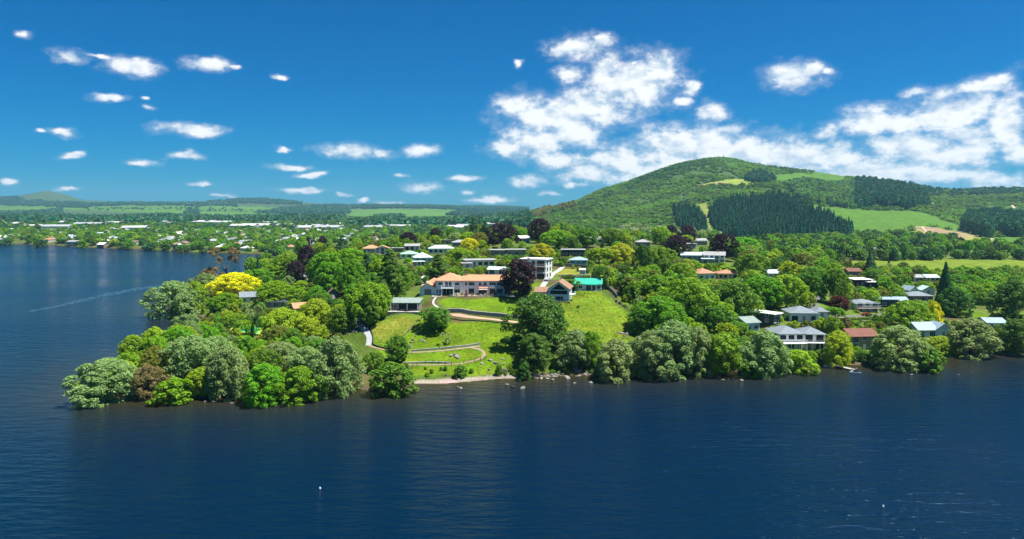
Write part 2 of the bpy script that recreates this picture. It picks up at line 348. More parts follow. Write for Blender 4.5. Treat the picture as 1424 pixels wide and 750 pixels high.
def leaf_mat(name, col, transl=0.35, var=0.35, hue=0.02):
    m = bpy.data.materials.new(name); m.use_nodes = True; t = m.node_tree; t.nodes.clear()
    out = N(t, 'ShaderNodeOutputMaterial'); oi = N(t, 'ShaderNodeObjectInfo'); ge = N(t, 'ShaderNodeNewGeometry')
    at = N(t, 'ShaderNodeAttribute', attribute_name='leaf')
    # leaf-to-leaf and tree-to-tree variation
    a = N(t, 'ShaderNodeMath', op='MULTIPLY_ADD', i1=var, i2=1 - var * .5 - .12); L(t, at.outputs['Fac'], a.inputs[0])
    b = N(t, 'ShaderNodeMath', op='MULTIPLY_ADD', i1=.3); L(t, oi.outputs['Random'], b.inputs[0]); L(t, a.outputs[0], b.inputs[2])
    r2 = N(t, 'ShaderNodeMath', op='MULTIPLY', i1=7.13); L(t, oi.outputs['Random'], r2.inputs[0])
    r3 = N(t, 'ShaderNodeMath', op='FRACT'); L(t, r2.outputs[0], r3.inputs[0])
    hu = N(t, 'ShaderNodeMath', op='MULTIPLY_ADD', i1=hue * 2, i2=.5 - hue); L(t, r3.outputs[0], hu.inputs[0])
    hs = N(t, 'ShaderNodeHueSaturation'); hs.inputs['Color'].default_value = (*col, 1); L(t, b.outputs[0], hs.inputs['Value']); L(t, hu.outputs[0], hs.inputs['Hue'])
    df = N(t, 'ShaderNodeBsdfDiffuse'); tr = N(t, 'ShaderNodeBsdfTranslucent'); gl = N(t, 'ShaderNodeBsdfGlossy'); gl.inputs['Roughness'].default_value = .5
    gl.inputs['Color'].default_value = (.8, .85, .8, 1)
    L(t, hs.outputs[0], df.inputs[0])
    wr = N(t, 'ShaderNodeMix', data_type='RGBA', blend_type='MULTIPLY'); wr.inputs[0].default_value = 1; L(t, hs.outputs[0], wr.inputs[6]); wr.inputs[7].default_value = (1.25, 1.1, .5, 1)
    L(t, wr.outputs[2], tr.inputs[0])
    m1 = N(t, 'ShaderNodeMixShader', i0=transl); L(t, df.outputs[0], m1.inputs[1]); L(t, tr.outputs[0], m1.inputs[2])
    m2 = N(t, 'ShaderNodeMixShader', i0=.018); L(t, m1.outputs[0], m2.inputs[1]); L(t, gl.outputs[0], m2.inputs[2])
    L(t, m2.outputs[0], out.inputs[0]); MATS[name] = m; return m

# ------------------------------------------------------------ where the buildings stand (the ground is levelled under them)
# key: pixel x, ground y, apparent width px, depth m, wall height m, roof kind, roof rise, wall, roof, turn, storeys, label, extras
HOUSES = {
 'pavilion': (563,432,39,6.0,2.7,'mono',1.0,'greywood','greygreen',-3,1,'low pavilion with a grey-green sloping roof and a deck above the lawn',dict(deck=2.2)),
 'modern':   (741,388,38,9,8.2,'flat',.35,'white','white',-20,3,'white three storey flat roofed modern house behind the purple beech',dict()),
 'gabled':   (777,419,29,12,4.6,'gable_y',2.6,'paleblue','brown',-10,2,'pale house with a steep brown gable and a dark glazed gable end',dict()),  # pale blue wall colour stands for the blue shade on the front
 'cottage':  (818,404,36,7,2.6,'gable',1.7,'white','teal',-8,1,'white cottage with a teal green metal roof at the top of the paddock',dict(chimney=(3.2,.5))),
 'longflat': (668,371,40,8,3.0,'flat',.3,'white','greyroof',10,1,'long low white house with a wide flat roof above the villa',dict(over=1.0)),
 'garage':   (650,374,13,6,2.4,'flat',.25,'white','greyroof',10,1,'small white flat roofed garage beside the long low house',dict(nw=1)),
 'paleblue1':(589,366,25,9,3.0,'hip',2.2,'paleblue','palegreen',14,1,'pale blue house with a large pale metal hip roof',dict()),
 'paleblue0':(583,371,15,5,2.4,'flat',.2,'white','palegreen',14,1,'flat roofed white wing in front of the pale blue hip roofed house',dict(nw=3)),
 'paleblue2':(613,353,34,8,3.2,'hip',1.6,'white','palegreen',4,1,'white house with a low pale roof behind the pale blue hip roofed house',dict()),
 'greenroof':(569,360,23,8,2.7,'hip',1.4,'white','lightgreen',6,1,'white house with a light green roof left of the pale blue house',dict()),
 'orange1':  (516,352,22,9,3.2,'hip',2.0,'cream','orange',8,1,'house with an orange tile hip roof near the lakeside town',dict(chimney=(1,1))),
 'orange2':  (532,354,20,8,3.8,'gable_y',1.8,'white','orange',8,2,'white gabled house beside the orange tile hip roof',dict()),
 'ridge1':   (690,356,24,8,3.0,'flat',.3,'greywood','greyroof',-6,1,'grey flat roofed house on the ridge behind the long low house',dict(over=.7)),
 'ridge2':   (718,356,26,8,3.2,'flat',.3,'greywood','greyroof',5,1,'flat roofed grey house on the ridge behind the white modern house',dict(over=.7)),
 'darkmod':  (797,357,32,9,3.6,'flat',.3,'black','greyroof',-4,1,'dark modern house with a long flat roof and a full glass front',dict(nw=7)),
 'bluemod':  (804,369,24,6,2.6,'hip',1.2,'blueblock','greyblue',-6,1,'low house with a grey-blue roof and a bright blue wall below the dark modern house',dict()),
 'lowgreen': (690,382,24,6,2.2,'gable',1.0,'white','palegreen',-14,1,'low white outbuilding with a pale green roof behind the purple beech',dict(nw=2)),
 'grey637':  (640,343,22,8,2.8,'hip',1.4,'greywood','greyroof',5,1,'grey roofed bungalow on the ridge below the skyline pines',dict()),
 'grey620':  (622,340,18,7,2.8,'flat',.3,'greywood','brownroof',0,1,'low brown roofed bungalow on the ridge beside the small purple beech',dict()),
 'grey573':  (573,348,20,7,2.8,'gable',1.2,'white','greyroof',0,1,'white bungalow in front of the ridge purple beech, above the light green roof',dict()),
 'grey550':  (552,351,16,7,2.6,'flat',.3,'greywood','greyroof',0,1,'small grey flat roofed house left of the light green roof',dict()),
 'long967':  (966,362,37,8,3.0,'gable',1.5,'greyblue','paleblue',-8,1,'long low house with a pale blue metal roof below the purple beech',dict(nw=5)),
 'chim1000': (993,366,28,9,4.6,'gable',1.8,'white','greyroof',-18,2,'grey roofed house with a white wall and chimney beside the long pale blue roof',dict(chimney=(2,0))),
 'annex983': (985,367,16,6,2.6,'flat',.3,'greywood','paleblue',-8,1,'flat roofed annex between the long pale blue roof and the house with the chimney',dict(nw=2)),
 'white962': (962,346,14,7,3.4,'flat',.3,'white','white',10,2,'white flat roofed house on the ridge right of the purple beeches',dict(nw=2)),
 'grey975':  (975,341,18,8,3.4,'gable',1.8,'greywood','greyroof',10,2,'grey gabled house behind the white ridge house',dict()),
 'terra1':   (983,390,26,9,3.4,'hip',1.9,'white','terracotta',14,1,'house with a terracotta hip roof on the wooded slope',dict()),
 'terra2':   (1012,389,25,8,3.0,'hip',1.4,'cream','terracotta',-4,1,'cream annex with a terracotta roof and tall windows',dict(nw=4)),
 'whitemono':(1080,452,17,11,4.0,'flat',.3,'darkgreen','whiteroof',38,2,'dark clad house under a bright white flat roof',dict(over=.9,nw=2)),
 'hipgrey':  (1118,448,38,10,3.4,'hip',1.9,'white','slate',-4,1,'house with a wide grey hip roof above the white waterfront house',dict()),
 'hipgrey2': (1143,443,16,7,2.8,'hip',1.3,'white','slate',-4,1,'grey roofed wing beside the wide hip roofed house',dict(nw=1)),
 'palehouse':(1047,461,22,9,3.2,'gable',1.5,'paleblue','greygreen',18,1,'pale house with shade-blue wall colour and a green-grey roof behind the big grey-green tree',dict()),  # wall colour holds the blue of a shaded front
 'water1':   (1100,487,36,10,5.6,'hip',1.8,'white','slate',4,2,'white waterfront house with two grey hip roofs, the left part',dict(deck=3)),
 'water2':   (1132,486,30,9,5.2,'hip',1.6,'white','slate',-4,2,'white waterfront house with two grey hip roofs, the right part over a garage',dict(deck=2.4)),
 'redroof':  (1202,487,40,9,4.8,'gable',1.8,'taupe','redbrown',6,2,'taupe two storey house with a red-brown roof by the jetty',dict()),
 'blue1203': (1206,434,34,9,3.6,'hip',1.2,'paleblue','slate',6,2,'pale blue house with a flat grey hip roof and upper glazing beside the road',dict(deck=2)),
 'blue1240': (1236,428,24,9,3.4,'flat',.3,'navy','greyblue',-6,1,'dark blue flat roofed house next to the pale blue roadside house',dict()),
 'blue1255': (1254,426,16,7,2.6,'gable',1.2,'greyblue','greyblue',-6,1,'low wing with a grey-blue roof beside the dark blue house',dict(nw=2)),
 'dark1200': (1200,399,24,9,3.6,'flat',.3,'black','whiteroof',4,1,'black house with a white flat roof above the roadside houses',dict(over=.8)),
 'dark1216': (1214,401,14,7,3.0,'flat',.3,'black','whiteroof',4,1,'black wing with a white roof edge beside the black house',dict(nw=2)),
 'grey1280': (1280,419,34,9,2.6,'hip',1.5,'greywood','slate',-2,1,'bungalow with a broad dark grey roof behind the golden conifer',dict()),
 'pale1272': (1271,410,12,7,2.4,'gable_y',1.8,'white','greyblue',8,1,'small pale gabled house behind the broad dark grey roof, left of two',dict(nw=1)),
 'pale1290': (1291,410,16,7,2.4,'gable_y',1.8,'paleblue','palegreen',-8,1,'small pale green gabled house behind the broad dark grey roof, right of two',dict(nw=1)),
 'gable1290':(1290,469,28,8,2.8,'gable',2.2,'paleblue','greyblue',6,1,'blue house with a long steep roof beside the golden conifer',dict()),
 'gable1312':(1312,470,26,8,3.0,'gable_y',2.4,'paleblue','greyblue',4,1,'blue house with a steep front gable on the right hand bay',dict(nw=1)),
 'blue1385': (1386,458,26,8,2.6,'gable',1.4,'white','greyblue',-4,1,'low cottage with a grey-blue roof among the trees of the right hand bay',dict()),
 'grey345':  (346,421,22,8,2.8,'gable',2.0,'white','slate',22,1,'blue-grey cottage with a slate gable roof beside the golden tree',dict()),
 'dark380':  (384,428,28,8,2.6,'hip',1.6,'greywood','darkslate',16,1,'house with a dark slate hip roof below the yellow-green tree',dict()),
 'pink375':  (377,393,26,9,3.0,'gable',1.6,'greyblue','pinkroof',16,1,'house with a pale roof at the far lake edge',dict()),
 'grey420':  (418,391,18,8,2.6,'hip',1.5,'white','slate',10,1,'grey roofed house at the foot of the purple beeches',dict()),
 'orange417':(419,437,18,8,2.6,'gable',1.6,'cream','orange',28,1,'small house with an orange tile roof in the garden grove',dict()),
 'brown463': (464,416,14,7,2.8,'gable_y',1.9,'taupe','brownroof',24,1,'small brown gabled house hidden in the green grove',dict(nw=1)),
 'far1275':  (1276,392,16,8,2.6,'gable',1.4,'taupe','greyroof',0,1,'bungalow at the edge of the flat field, left of two',dict()),
 'far1295':  (1297,392,18,8,2.6,'gable',1.4,'cream','paleblue',0,1,'bungalow with a pale roof at the edge of the flat field',dict()),
 'far1190':  (1189,384,18,8,2.8,'gable',1.6,'taupe','redbrown',0,1,'brown roofed house above the black house',dict()),
 'field1193':(1190,352,16,9,3.0,'gable',2.4,'paleblue','bluemetal',0,1,'house with a bright blue roof beyond the flat field',dict()),
 'field1213':(1213,352,22,9,3.0,'gable',2.0,'taupe','greyroof',0,1,'long grey farm shed beyond the flat field',dict()),
 'field1325':(1322,350,14,9,3.2,'gable_y',3.0,'darkgreen','slate',0,1,'dark gabled farmhouse beyond the flat field',dict(nw=1)),
 'ridge730': (729,337,15,8,3.0,'gable',1.5,'white','whiteroof',0,1,'white roofed house high on the ridge between the two large purple beeches',dict()),
 'ridge833': (829,339,15,8,3.0,'gable',1.6,'white','whiteroof',8,1,'white house half hidden in the ridge trees left of the slim cypress',dict()),
 'ridge895': (895,343,18,8,3.2,'hip',1.6,'greywood','greyroof',0,1,'pale grey house among the ridge trees above the tall dark garden tree',dict()),
 'hill1075': (1076,388,16,8,3.0,'gable',1.5,'white','paleblue',0,1,'white house with a pale blue roof on the hillside above the white flat roof',dict()),
 'mount':    (966,280,18,14,5.0,'flat',.5,'greyblue','greyblue',0,1,'long grey building half way up the mountain',dict(nw=4)),
}
PLACE = {}
for k, hs_ in HOUSES.items():
    p = G(hs_[0], hs_[1]); s = mpp(p); w = hs_[2] * s; a = R(hs_[9]); d = hs_[3]
    c = (p.x - math.sin(a) * d / 2, p.y + math.cos(a) * d / 2)
    PLACE[k] = (c[0], c[1], p.z, w, a)
    PADS.append((c[0], c[1], .5 * max(w, d) + .4, p.z - .02))
    SEEN.append((hs_[0] - hs_[2] / 2, hs_[0] + hs_[2] / 2, hs_[1], hs_[1] - (hs_[4] + hs_[6]) / s, p.y))
# the long villa, its terrace and the terrace roads
VB = G(606, 411); VS = mpp(VB); VZ = VB.z + .2
VILLA = (VB.x, VB.y, VZ)
PADS.append((VB.x + 7, VB.y + 4.5, 10, VZ - .02)); PADS.append((VB.x + 21, VB.y + 4, 10, VZ - .02))
SEEN += [(1286, 1306, 456, 420, G(1292, 458).y), (583, 712, 412, 385, VB.y), (500, 522, 482, 450, 225), (570, 680, 512, 480, 205), (618, 716, 447, 432, 238), (320, 362, 468, 455, 255), (1133, 1152, 425, 385, 300), (1150, 1232, 446, 436, 270)]
_gc.clear()

# ------------------------------------------------------------ land
FAR_EDGE = [(u * 9000, 9000, 30) for u in np.linspace(-1.5, 1.5, 9)]
FAR = np.vstack([FAR, FAR_EDGE]); FP = uvd(FAR[:, :2]); FC = tps_fit(FP, FAR[:, 2], 1e-4)
def wpoly(pts): return np.array([tuple(G(a, b))[:2] for a, b in pts])
LAWN = (.100, .188, .006); DRY = (.17, .205, .022); FIELD = (.068, .165, .016); PLAIN = (.125, .195, .016); BARE = (.25, .19, .11)
COVER = [   # land cover: fields, lawns and bare ground, colour and soft edge in metres
 (wpoly([(515,455),(545,440),(590,441),(622,447),(715,452),(715,515),(660,522),(575,524),(548,505),(520,485)]), LAWN, 1.5),
 (wpoly([(516,455),(545,439),(588,442),(560,468),(530,478)]), (.15, .20, .02), 1.5),
 (wpoly([(608,417),(625,434),(700,440),(745,436),(748,416),(700,415)]), LAWN, .8),
 (wpoly([(786,406),(836,406),(858,425),(882,442),(895,470),(872,482),(830,474),(790,474),(768,450),(780,425)]), (.122, .198, .012), 1.2),
 (wpoly([(780,374),(812,374),(822,382),(775,383)]), DRY, .6), (wpoly([(818,374),(845,377),(895,388),(870,391),(835,385)]), DRY, .8),
 (wpoly([(736,395),(757,393),(757,399),(742,401)]), LAWN, .6), (wpoly([(965,362),(985,363),(1000,375),(980,372)]), LAWN, .6),
 (wpoly([(858,413),(905,408),(940,412),(900,425),(868,424)]), LAWN, 1),
 (wpoly([(1060,362),(1250,360),(1500,362),(1500,384),(1300,383),(1200,380),(1100,374)]), PLAIN, 4),
 (wpoly([(1314,429),(1345,432),(1424,445),(1424,450),(1345,439),(1315,434)]), LAWN, 1), (wpoly([(1276,470),(1295,474),(1290,484),(1272,480)]), LAWN, 1),
 (wpoly([(1365,486),(1424,490),(1424,494),(1365,489)]), LAWN, .6), (wpoly([(1160,440),(1230,437),(1230,441),(1165,447)]), DRY, .6),
 (wpoly([(970,258),(1000,252),(1042,248),(1062,256),(1020,258)]), (.20, .28, .04), 8), (wpoly([(970,257),(1005,254),(1015,257),(975,260)]), BARE, 6),
 (wpoly([(1060,252),(1075,244),(1130,243),(1185,244),(1175,251),(1120,252)]), FIELD, 8),
 (wpoly([(1120,283),(1150,288),(1200,292),(1290,297),(1345,317),(1330,322),(1300,315),(1265,318),(1232,328),(1195,330),(1165,314)]), FIELD, 6),
 (wpoly([(1268,316),(1292,316),(1350,325),(1385,333),(1375,340),(1335,346),(1300,342)]), (.24, .25, .07), 3),
 (wpoly([(1271,316),(1292,317),(1340,325),(1350,329),(1310,332),(1285,324)]), BARE, 3),
 (wpoly([(1380,332),(1424,322),(1424,350),(1340,350),(1330,346),(1375,342)]), FIELD, 5), (wpoly([(1225,328),(1265,330),(1265,336),(1230,334)]), FIELD, 5),
 (wpoly([(1330,350),(1424,352),(1424,358),(1335,356)]), FIELD, 4),
 (wpoly([(969,283),(985,282),(990,300),(1002,330),(985,332),(980,305)]), (.16, .22, .04), 6),
 (wpoly([(875,318),(915,318),(915,326),(875,326)]), (.22, .24, .07), 5)]
COVER_FAR = [  # open fields on the far hills
 (wpoly([(-100,300),(-100,286),(35,284),(100,289),(190,286),(340,287),(480,293),(470,300),(420,302),(300,303),(230,297),(150,294),(60,292)]), FIELD),
 (wpoly([(480,303),(488,291),(560,291),(640,293),(690,299),(700,306),(620,306),(560,303)]), FIELD),
 (wpoly([(478,307),(500,307),(506,311),(480,312)]), (.42, .32, .2))]
us = np.linspace(-1.25, 1.25, 500)
ys = np.concatenate([np.arange(150, 185, 2.5), np.arange(185, 345, 1.0), np.arange(345, 480, 1.6), np.exp(np.linspace(math.log(480), math.log(9000), 230))])
UU, YY = np.meshgrid(us, ys); Q = np.stack([(UU * YY).ravel(), YY.ravel()], 1)
Hq = None
def terrain_mesh():
    z = height(Q); nx, ny = len(us), len(ys)
    me = bpy.data.meshes.new('land'); idx = np.arange(nx * ny).reshape(ny, nx)
    quads = np.stack([idx[:-1, :-1], idx[:-1, 1:], idx[1:, 1:], idx[1:, :-1]], -1).reshape(-1, 4)
    keep = (z[quads] > -5.0).any(1); quads = quads[keep]
    used = np.unique(quads); remap = np.full(nx * ny, -1); remap[used] = np.arange(len(used)); quads = remap[quads]
    V = np.column_stack([Q, z])[used]
    me.vertices.add(len(V)); me.vertices.foreach_set('co', V.ravel())
    me.loops.add(quads.size); me.polygons.add(len(quads))
    me.loops.foreach_set('vertex_index', quads.ravel().astype(np.int32))
    me.polygons.foreach_set('loop_start', np.arange(0, quads.size, 4, dtype=np.int32))
    me.polygons.foreach_set('use_smooth', np.ones(len(quads), bool))
    me.update(calc_edges=True)
    q, zz = V[:, :2], V[:, 2]; x, y = q[:, 0], q[:, 1]
    C = np.tile(np.array([.085, .15, .02]), (len(V), 1))
    n = vnoise(x, y, 25, 9) + .5; C = C * (0.55 + .6 * n[:, None]); nb = sstep(.05, .3, vnoise(x, y, 7, 12) + .5 * vnoise(x, y, 19, 13))[:, None]; C = C * (1 - nb) + np.array([.085, .085, .03]) * nb
    m = sstep(800, 1100, y)[:, None]; C = C * (1 - m) + np.array([.07, .125, .03]) * m           # scrub and town gardens
    mtn = (sstep(1150, 1350, y) * sstep(.02, .1, x / y))[:, None]; C = C * (1 - mtn) + np.array([.05, .105, .02]) * mtn
    hill = (sstep(2900, 3600, y) * (x / y < .05))[:, None]; C = C * (1 - hill) + np.array([.05, .10, .035]) * hill
    for P, c in COVER_FAR:
        i = inside(P, q); C[i] = np.array(c) * (0.85 + .3 * (vnoise(x[i], y[i], 400, 5) + .5))[:, None]
    for P, c, soft in COVER:
        lo, hi = P.min(0) - 12, P.max(0) + 12
        k = np.nonzero((x > lo[0]) & (x < hi[0]) & (y > lo[1]) & (y < hi[1]))[0]
        if not len(k): continue
        d = dist_line(np.vstack([P, P[:1]]), q[k]); d = np.where(inside(P, q[k]), d, -d) + vnoise(x[k], y[k], soft * 3, 6) * soft
        w = sstep(-soft * .5, soft * .5, d)[:, None]; C[k] = C[k] * (1 - w) + np.array(c) * w
    # shore: pale shingle along the beach, mud and stones elsewhere
    dc = dist_line(COAST, q); nn = vnoise(x, y, 4, 8); w = (1 - sstep(1.2, 3.2, dc + nn * 2.2))[:, None]
    w[y > 600] = 0
    bx0, bx1 = G(575, 530)[0], G(735, 527)[0]
    beach = (sstep(bx0 - 2, bx0 + 2, x) * (1 - sstep(bx1, bx1 + 6, x)))[:, None]
    shore_c = np.array([.10, .085, .05]) * (1 - beach) + np.array([.30, .27, .215]) * beach
    wb = np.maximum(w, beach * (1 - sstep(2.2, 3.6, dc + nn * 2.6))[:, None]); wb[y > 260] = w[y > 260]
    C = C * (1 - wb) + shore_c * wb
    C[zz < -.05] = (.09, .075, .03)
    ca = me.color_attributes.new('cover', 'FLOAT_COLOR', 'POINT')
    ca.data.foreach_set('color', np.column_stack([C, np.ones(len(C))]).ravel())
    m = bpy.data.materials.new('land_cover'); m.use_nodes = True; t = m.node_tree; b = t.nodes['Principled BSDF']
    b.inputs['Roughness'].default_value = .95; b.inputs['Specular IOR Level'].default_value = .1
    a = N(t, 'ShaderNodeAttribute', attribute_name='cover'); ge = N(t, 'ShaderNodeNewGeometry')
    def nz(sc, det=6, r=.65):
        k = N(t, 'ShaderNodeTexNoise'); k.inputs['Scale'].default_value = sc; k.inputs['Detail'].default_value = det; k.inputs['Roughness'].default_value = r
        L(t, ge.outputs['Position'], k.inputs['Vector']); return k
    n1, n2, n3 = nz(1.1, 5, .75), nz(.09, 6), nz(.012, 4)
    s1 = N(t, 'ShaderNodeMapRange'); L(t, n1.outputs['Fac'], s1.inputs[0])
    for i, v in zip((1, 2, 3, 4), (.3, .7, .6, 1.4)): s1.inputs[i].default_value = v
    s2 = N(t, 'ShaderNodeMapRange'); L(t, n2.outputs['Fac'], s2.inputs[0])
    for i, v in zip((1, 2, 3, 4), (.3, .7, .66, 1.3)): s2.inputs[i].default_value = v
    ml = N(t, 'ShaderNodeMath', op='MULTIPLY'); L(t, s1.outputs[0], ml.inputs[0]); L(t, s2.outputs[0], ml.inputs[1])
    sc = N(t, 'ShaderNodeVectorMath', op='SCALE'); L(t, a.outputs['Color'], sc.inputs[0]); L(t, ml.outputs[0], sc.inputs['Scale'])
    # drier, yellower patches
    s3 = N(t, 'ShaderNodeMapRange'); L(t, nz(.16, 7, .7).outputs['Fac'], s3.inputs[0])
    for i, v in zip((1, 2, 3, 4), (.46, .68, 0, .75)): s3.inputs[i].default_value = v
    dry = N(t, 'ShaderNodeVectorMath', op='MULTIPLY'); L(t, sc.outputs[0], dry.inputs[0]); dry.inputs[1].default_value = (1.65, 1.12, 1.6)
    mx = N(t, 'ShaderNodeMix', data_type='RGBA'); L(t, s3.outputs[0], mx.inputs[0]); L(t, sc.outputs[0], mx.inputs[6]); L(t, dry.outputs[0], mx.inputs[7])
    L(t, mx.outputs[2], b.inputs['Base Color'])
    bp = N(t, 'ShaderNodeBump'); bp.inputs['Strength'].default_value = .8; bp.inputs['Distance'].default_value = .25
    L(t, n1.outputs['Fac'], bp.inputs['Height']); L(t, bp.outputs[0], b.inputs['Normal'])
    me.materials.append(m)
    o = link(bpy.data.objects.new('ground', me)); tag(o, kind='structure'); return o

def water():
    xs = np.concatenate([np.linspace(-9000, -420, 40), np.arange(-400, 520, 3.0), np.linspace(540, 9000, 40)])
    yw = np.concatenate([np.linspace(-1500, 95, 20), np.arange(98, 330, 2.5), np.arange(334, 820, 8.0), np.linspace(840, 1900, 20)])
    X, Y = np.meshgrid(xs, yw); P = np.stack([X.ravel(), Y.ravel()], 1); nx, ny = len(xs), len(yw)
    idx = np.arange(nx * ny).reshape(ny, nx)
    quads = np.stack([idx[:-1, :-1], idx[:-1, 1:], idx[1:, 1:], idx[1:, :-1]], -1).reshape(-1, 4)
    me = bpy.data.meshes.new('lake'); me.from_pydata(np.column_stack([P, np.zeros(len(P))]).tolist(), [], quads.tolist())
    d = np.where(inside(LAND, P), 0, dist_line(LAND[:len(COAST) + 2], P)); d = np.where(P[:, 1] > 420, d + 30, d)
    sh = np.exp(-d / 14.0)
    at = me.attributes.new('shallow', 'FLOAT', 'POINT'); at.data.foreach_set('value', sh)
    m = bpy.data.materials.new('lake_water'); m.use_nodes = True; t = m.node_tree; b = t.nodes['Principled BSDF']
    b.inputs['IOR'].default_value = 1.333; b.inputs['Specular Tint'].default_value = (.3, .8, 1, 1); b.inputs['Specular IOR Level'].default_value = .26
    a = N(t, 'ShaderNodeAttribute', attribute_name='shallow'); ge = N(t, 'ShaderNodeNewGeometry')
    def mapped(sx, sy, rot):
        k = N(t, 'ShaderNodeMapping'); k.inputs['Scale'].default_value = (sx, sy, 1); k.inputs['Rotation'].default_value = (0, 0, R(rot)); L(t, ge.outputs['Position'], k.inputs[0]); return k.outputs[0]
    def nz(vec, sc, det=3, r=.55):
        k = N(t, 'ShaderNodeTexNoise'); k.inputs['Scale'].default_value = sc; k.inputs['Detail'].default_value = det; k.inputs['Roughness'].default_value = r; L(t, vec, k.inputs['Vector']); return k.outputs['Fac']
    big = nz(mapped(.5, 1.6, 0), .006, 4)                       # wind lanes
    rip = nz(mapped(.35, 1.25, 12), .9, 5, .62); swl = nz(mapped(.4, 1.2, 24), .34, 4)
    cr = N(t, 'ShaderNodeMix', data_type='RGBA'); L(t, big, cr.inputs[0]); cr.inputs[6].default_value = (.0001, .011, .019, 1); cr.inputs[7].default_value = (.0001, .012, .046, 1)
    mx = N(t, 'ShaderNodeMix', data_type='RGBA'); L(t, a.outputs['Fac'], mx.inputs[0]); L(t, cr.outputs[2], mx.inputs[6]); mx.inputs[7].default_value = (.032, .028, .006, 1)
    L(t, mx.outputs[2], b.inputs['Base Color'])
    rr = N(t, 'ShaderNodeMapRange'); L(t, big, rr.inputs[0])
    for i, v in zip((1, 2, 3, 4), (.35, .65, .07, .17)): rr.inputs[i].default_value = v
    L(t, rr.outputs[0], b.inputs['Roughness'])
    hsum = N(t, 'ShaderNodeMath', op='MULTIPLY_ADD', i1=.35); L(t, rip, hsum.inputs[0])
    h2 = N(t, 'ShaderNodeMath', op='MULTIPLY', i1=.9); L(t, swl, h2.inputs[0]); L(t, h2.outputs[0], hsum.inputs[2])
    bs = N(t, 'ShaderNodeMapRange'); L(t, big, bs.inputs[0])
    for i, v in zip((1, 2, 3, 4), (.3, .7, .45, 1.0)): bs.inputs[i].default_value = v
    calm = N(t, 'ShaderNodeMath', op='MULTIPLY_ADD', i1=-.55, i2=1); L(t, a.outputs['Fac'], calm.inputs[0])
    bm = N(t, 'ShaderNodeMath', op='MULTIPLY'); L(t, bs.outputs[0], bm.inputs[0]); L(t, calm.outputs[0], bm.inputs[1])
    bp = N(t, 'ShaderNodeBump'); bp.inputs['Distance'].default_value = 1.15; L(t, bm.outputs[0], bp.inputs['Strength'])
    L(t, hsum.outputs[0], bp.inputs['Height']); L(t, bp.outputs[0], b.inputs['Normal'])
    me.materials.append(m); o = link(bpy.data.objects.new('lake_water', me)); tag(o, kind='structure')

def haze():
    o = MB().box(-11600, 11600, -1600, 9100, -7, 300).build('haze', [])
    m = bpy.data.materials.new('haze_air'); m.use_nodes = True; t = m.node_tree; t.nodes.clear()
    out = N(t, 'ShaderNodeOutputMaterial'); v = N(t, 'ShaderNodeVolumePrincipled')
    v.inputs['Color'].default_value = (.36, .72, 1.0, 1); v.inputs['Density'].default_value = .00006; v.inputs['Anisotropy'].default_value = .2
    L(t, v.outputs[0], out.inputs['Volume']); o.data.materials.append(m); tag(o, kind='stuff', label='thin pale blue air over the lake and hills')
terrain_mesh(); water()

# ------------------------------------------------------------ trees
LEAF = {
 'grey':   ('grey-green', (.188, .285, .088)), 'green': ('bright green', (.125, .285, .006)), 'mid': ('green', (.098, .215, .012)),
 'lime':   ('yellow-green', (.215, .335, .008)), 'gold': ('golden yellow', (.60, .62, .004)), 'ygold': ('yellow and green', (.36, .40, .012)), 'copper': ('dark purple', (.032, .015, .022)),
 'dark':   ('dark green', (.062, .150, .016)), 'pine': ('dark blue-green', (.042, .125, .035)), 'russet': ('reddish brown', (.215, .175, .065)),
 'olive':  ('olive green', (.150, .190, .022)), 'pale': ('pale silvery green', (.33, .40, .22)), 'red': ('dark red', (.11, .024, .018)),
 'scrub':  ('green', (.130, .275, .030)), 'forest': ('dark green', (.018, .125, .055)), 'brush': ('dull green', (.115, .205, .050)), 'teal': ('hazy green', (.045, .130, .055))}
LM = {k: leaf_mat('leaves_' + k, tuple(min(.75, c * (1.22 if k in ('green', 'mid', 'dark', 'grey', 'scrub', 'brush', 'teal', 'forest', 'lime') else 1.05)) for c in v[1]), .30 if k not in ('copper', 'forest', 'pine') else .15, hue=.018 if k not in ('gold', 'copper') else .008) for k, v in LEAF.items()}
BARK = mat('bark', (.10, .075, .05), .95, .3, 4, .5); PALEBARK = mat('pale_bark', (.33, .29, .23), .95, .25, 4, .5)

def leaf_mesh(name, P, Nn, size, aspect=.62, drop=False, seed=1):
    """one small diamond of leaves per point, lying across its normal"""
    g = np.random.default_rng(seed); n = len(P)
    Nn = Nn / (np.linalg.norm(Nn, axis=1)[:, None] + 1e-9)
    t = np.cross(Nn, g.normal(size=(n, 3))); t /= np.linalg.norm(t, axis=1)[:, None] + 1e-9
    if drop:
        t = np.tile([0., 0, -1.], (n, 1)) + .25 * g.normal(size=(n, 3)); t -= (t * Nn).sum(1)[:, None] * Nn; t /= np.linalg.norm(t, axis=1)[:, None] + 1e-9
    b = np.cross(Nn, t); s = (size * g.uniform(.65, 1.35, n))[:, None]
    V = np.stack([P + t * s, P + b * s * aspect + Nn * s * .12, P - t * s, P - b * s * aspect + Nn * s * .12], 1).reshape(-1, 3)
    me = bpy.data.meshes.new(name); me.vertices.add(4 * n); me.vertices.foreach_set('co', V.ravel())
    me.loops.add(4 * n); me.polygons.add(n)
    me.loops.foreach_set('vertex_index', np.arange(4 * n, dtype=np.int32)); me.polygons.foreach_set('loop_start', np.arange(0, 4 * n, 4, dtype=np.int32))
    me.update(calc_edges=True)
    at = me.attributes.new('leaf', 'FLOAT', 'FACE'); at.data.foreach_set('value', g.uniform(0, 1, n))
    me.materials.append(LM['green']); return me
def unit(g, n):
    v = g.normal(size=(n, 3)); return v / np.linalg.norm(v, axis=1)[:, None]
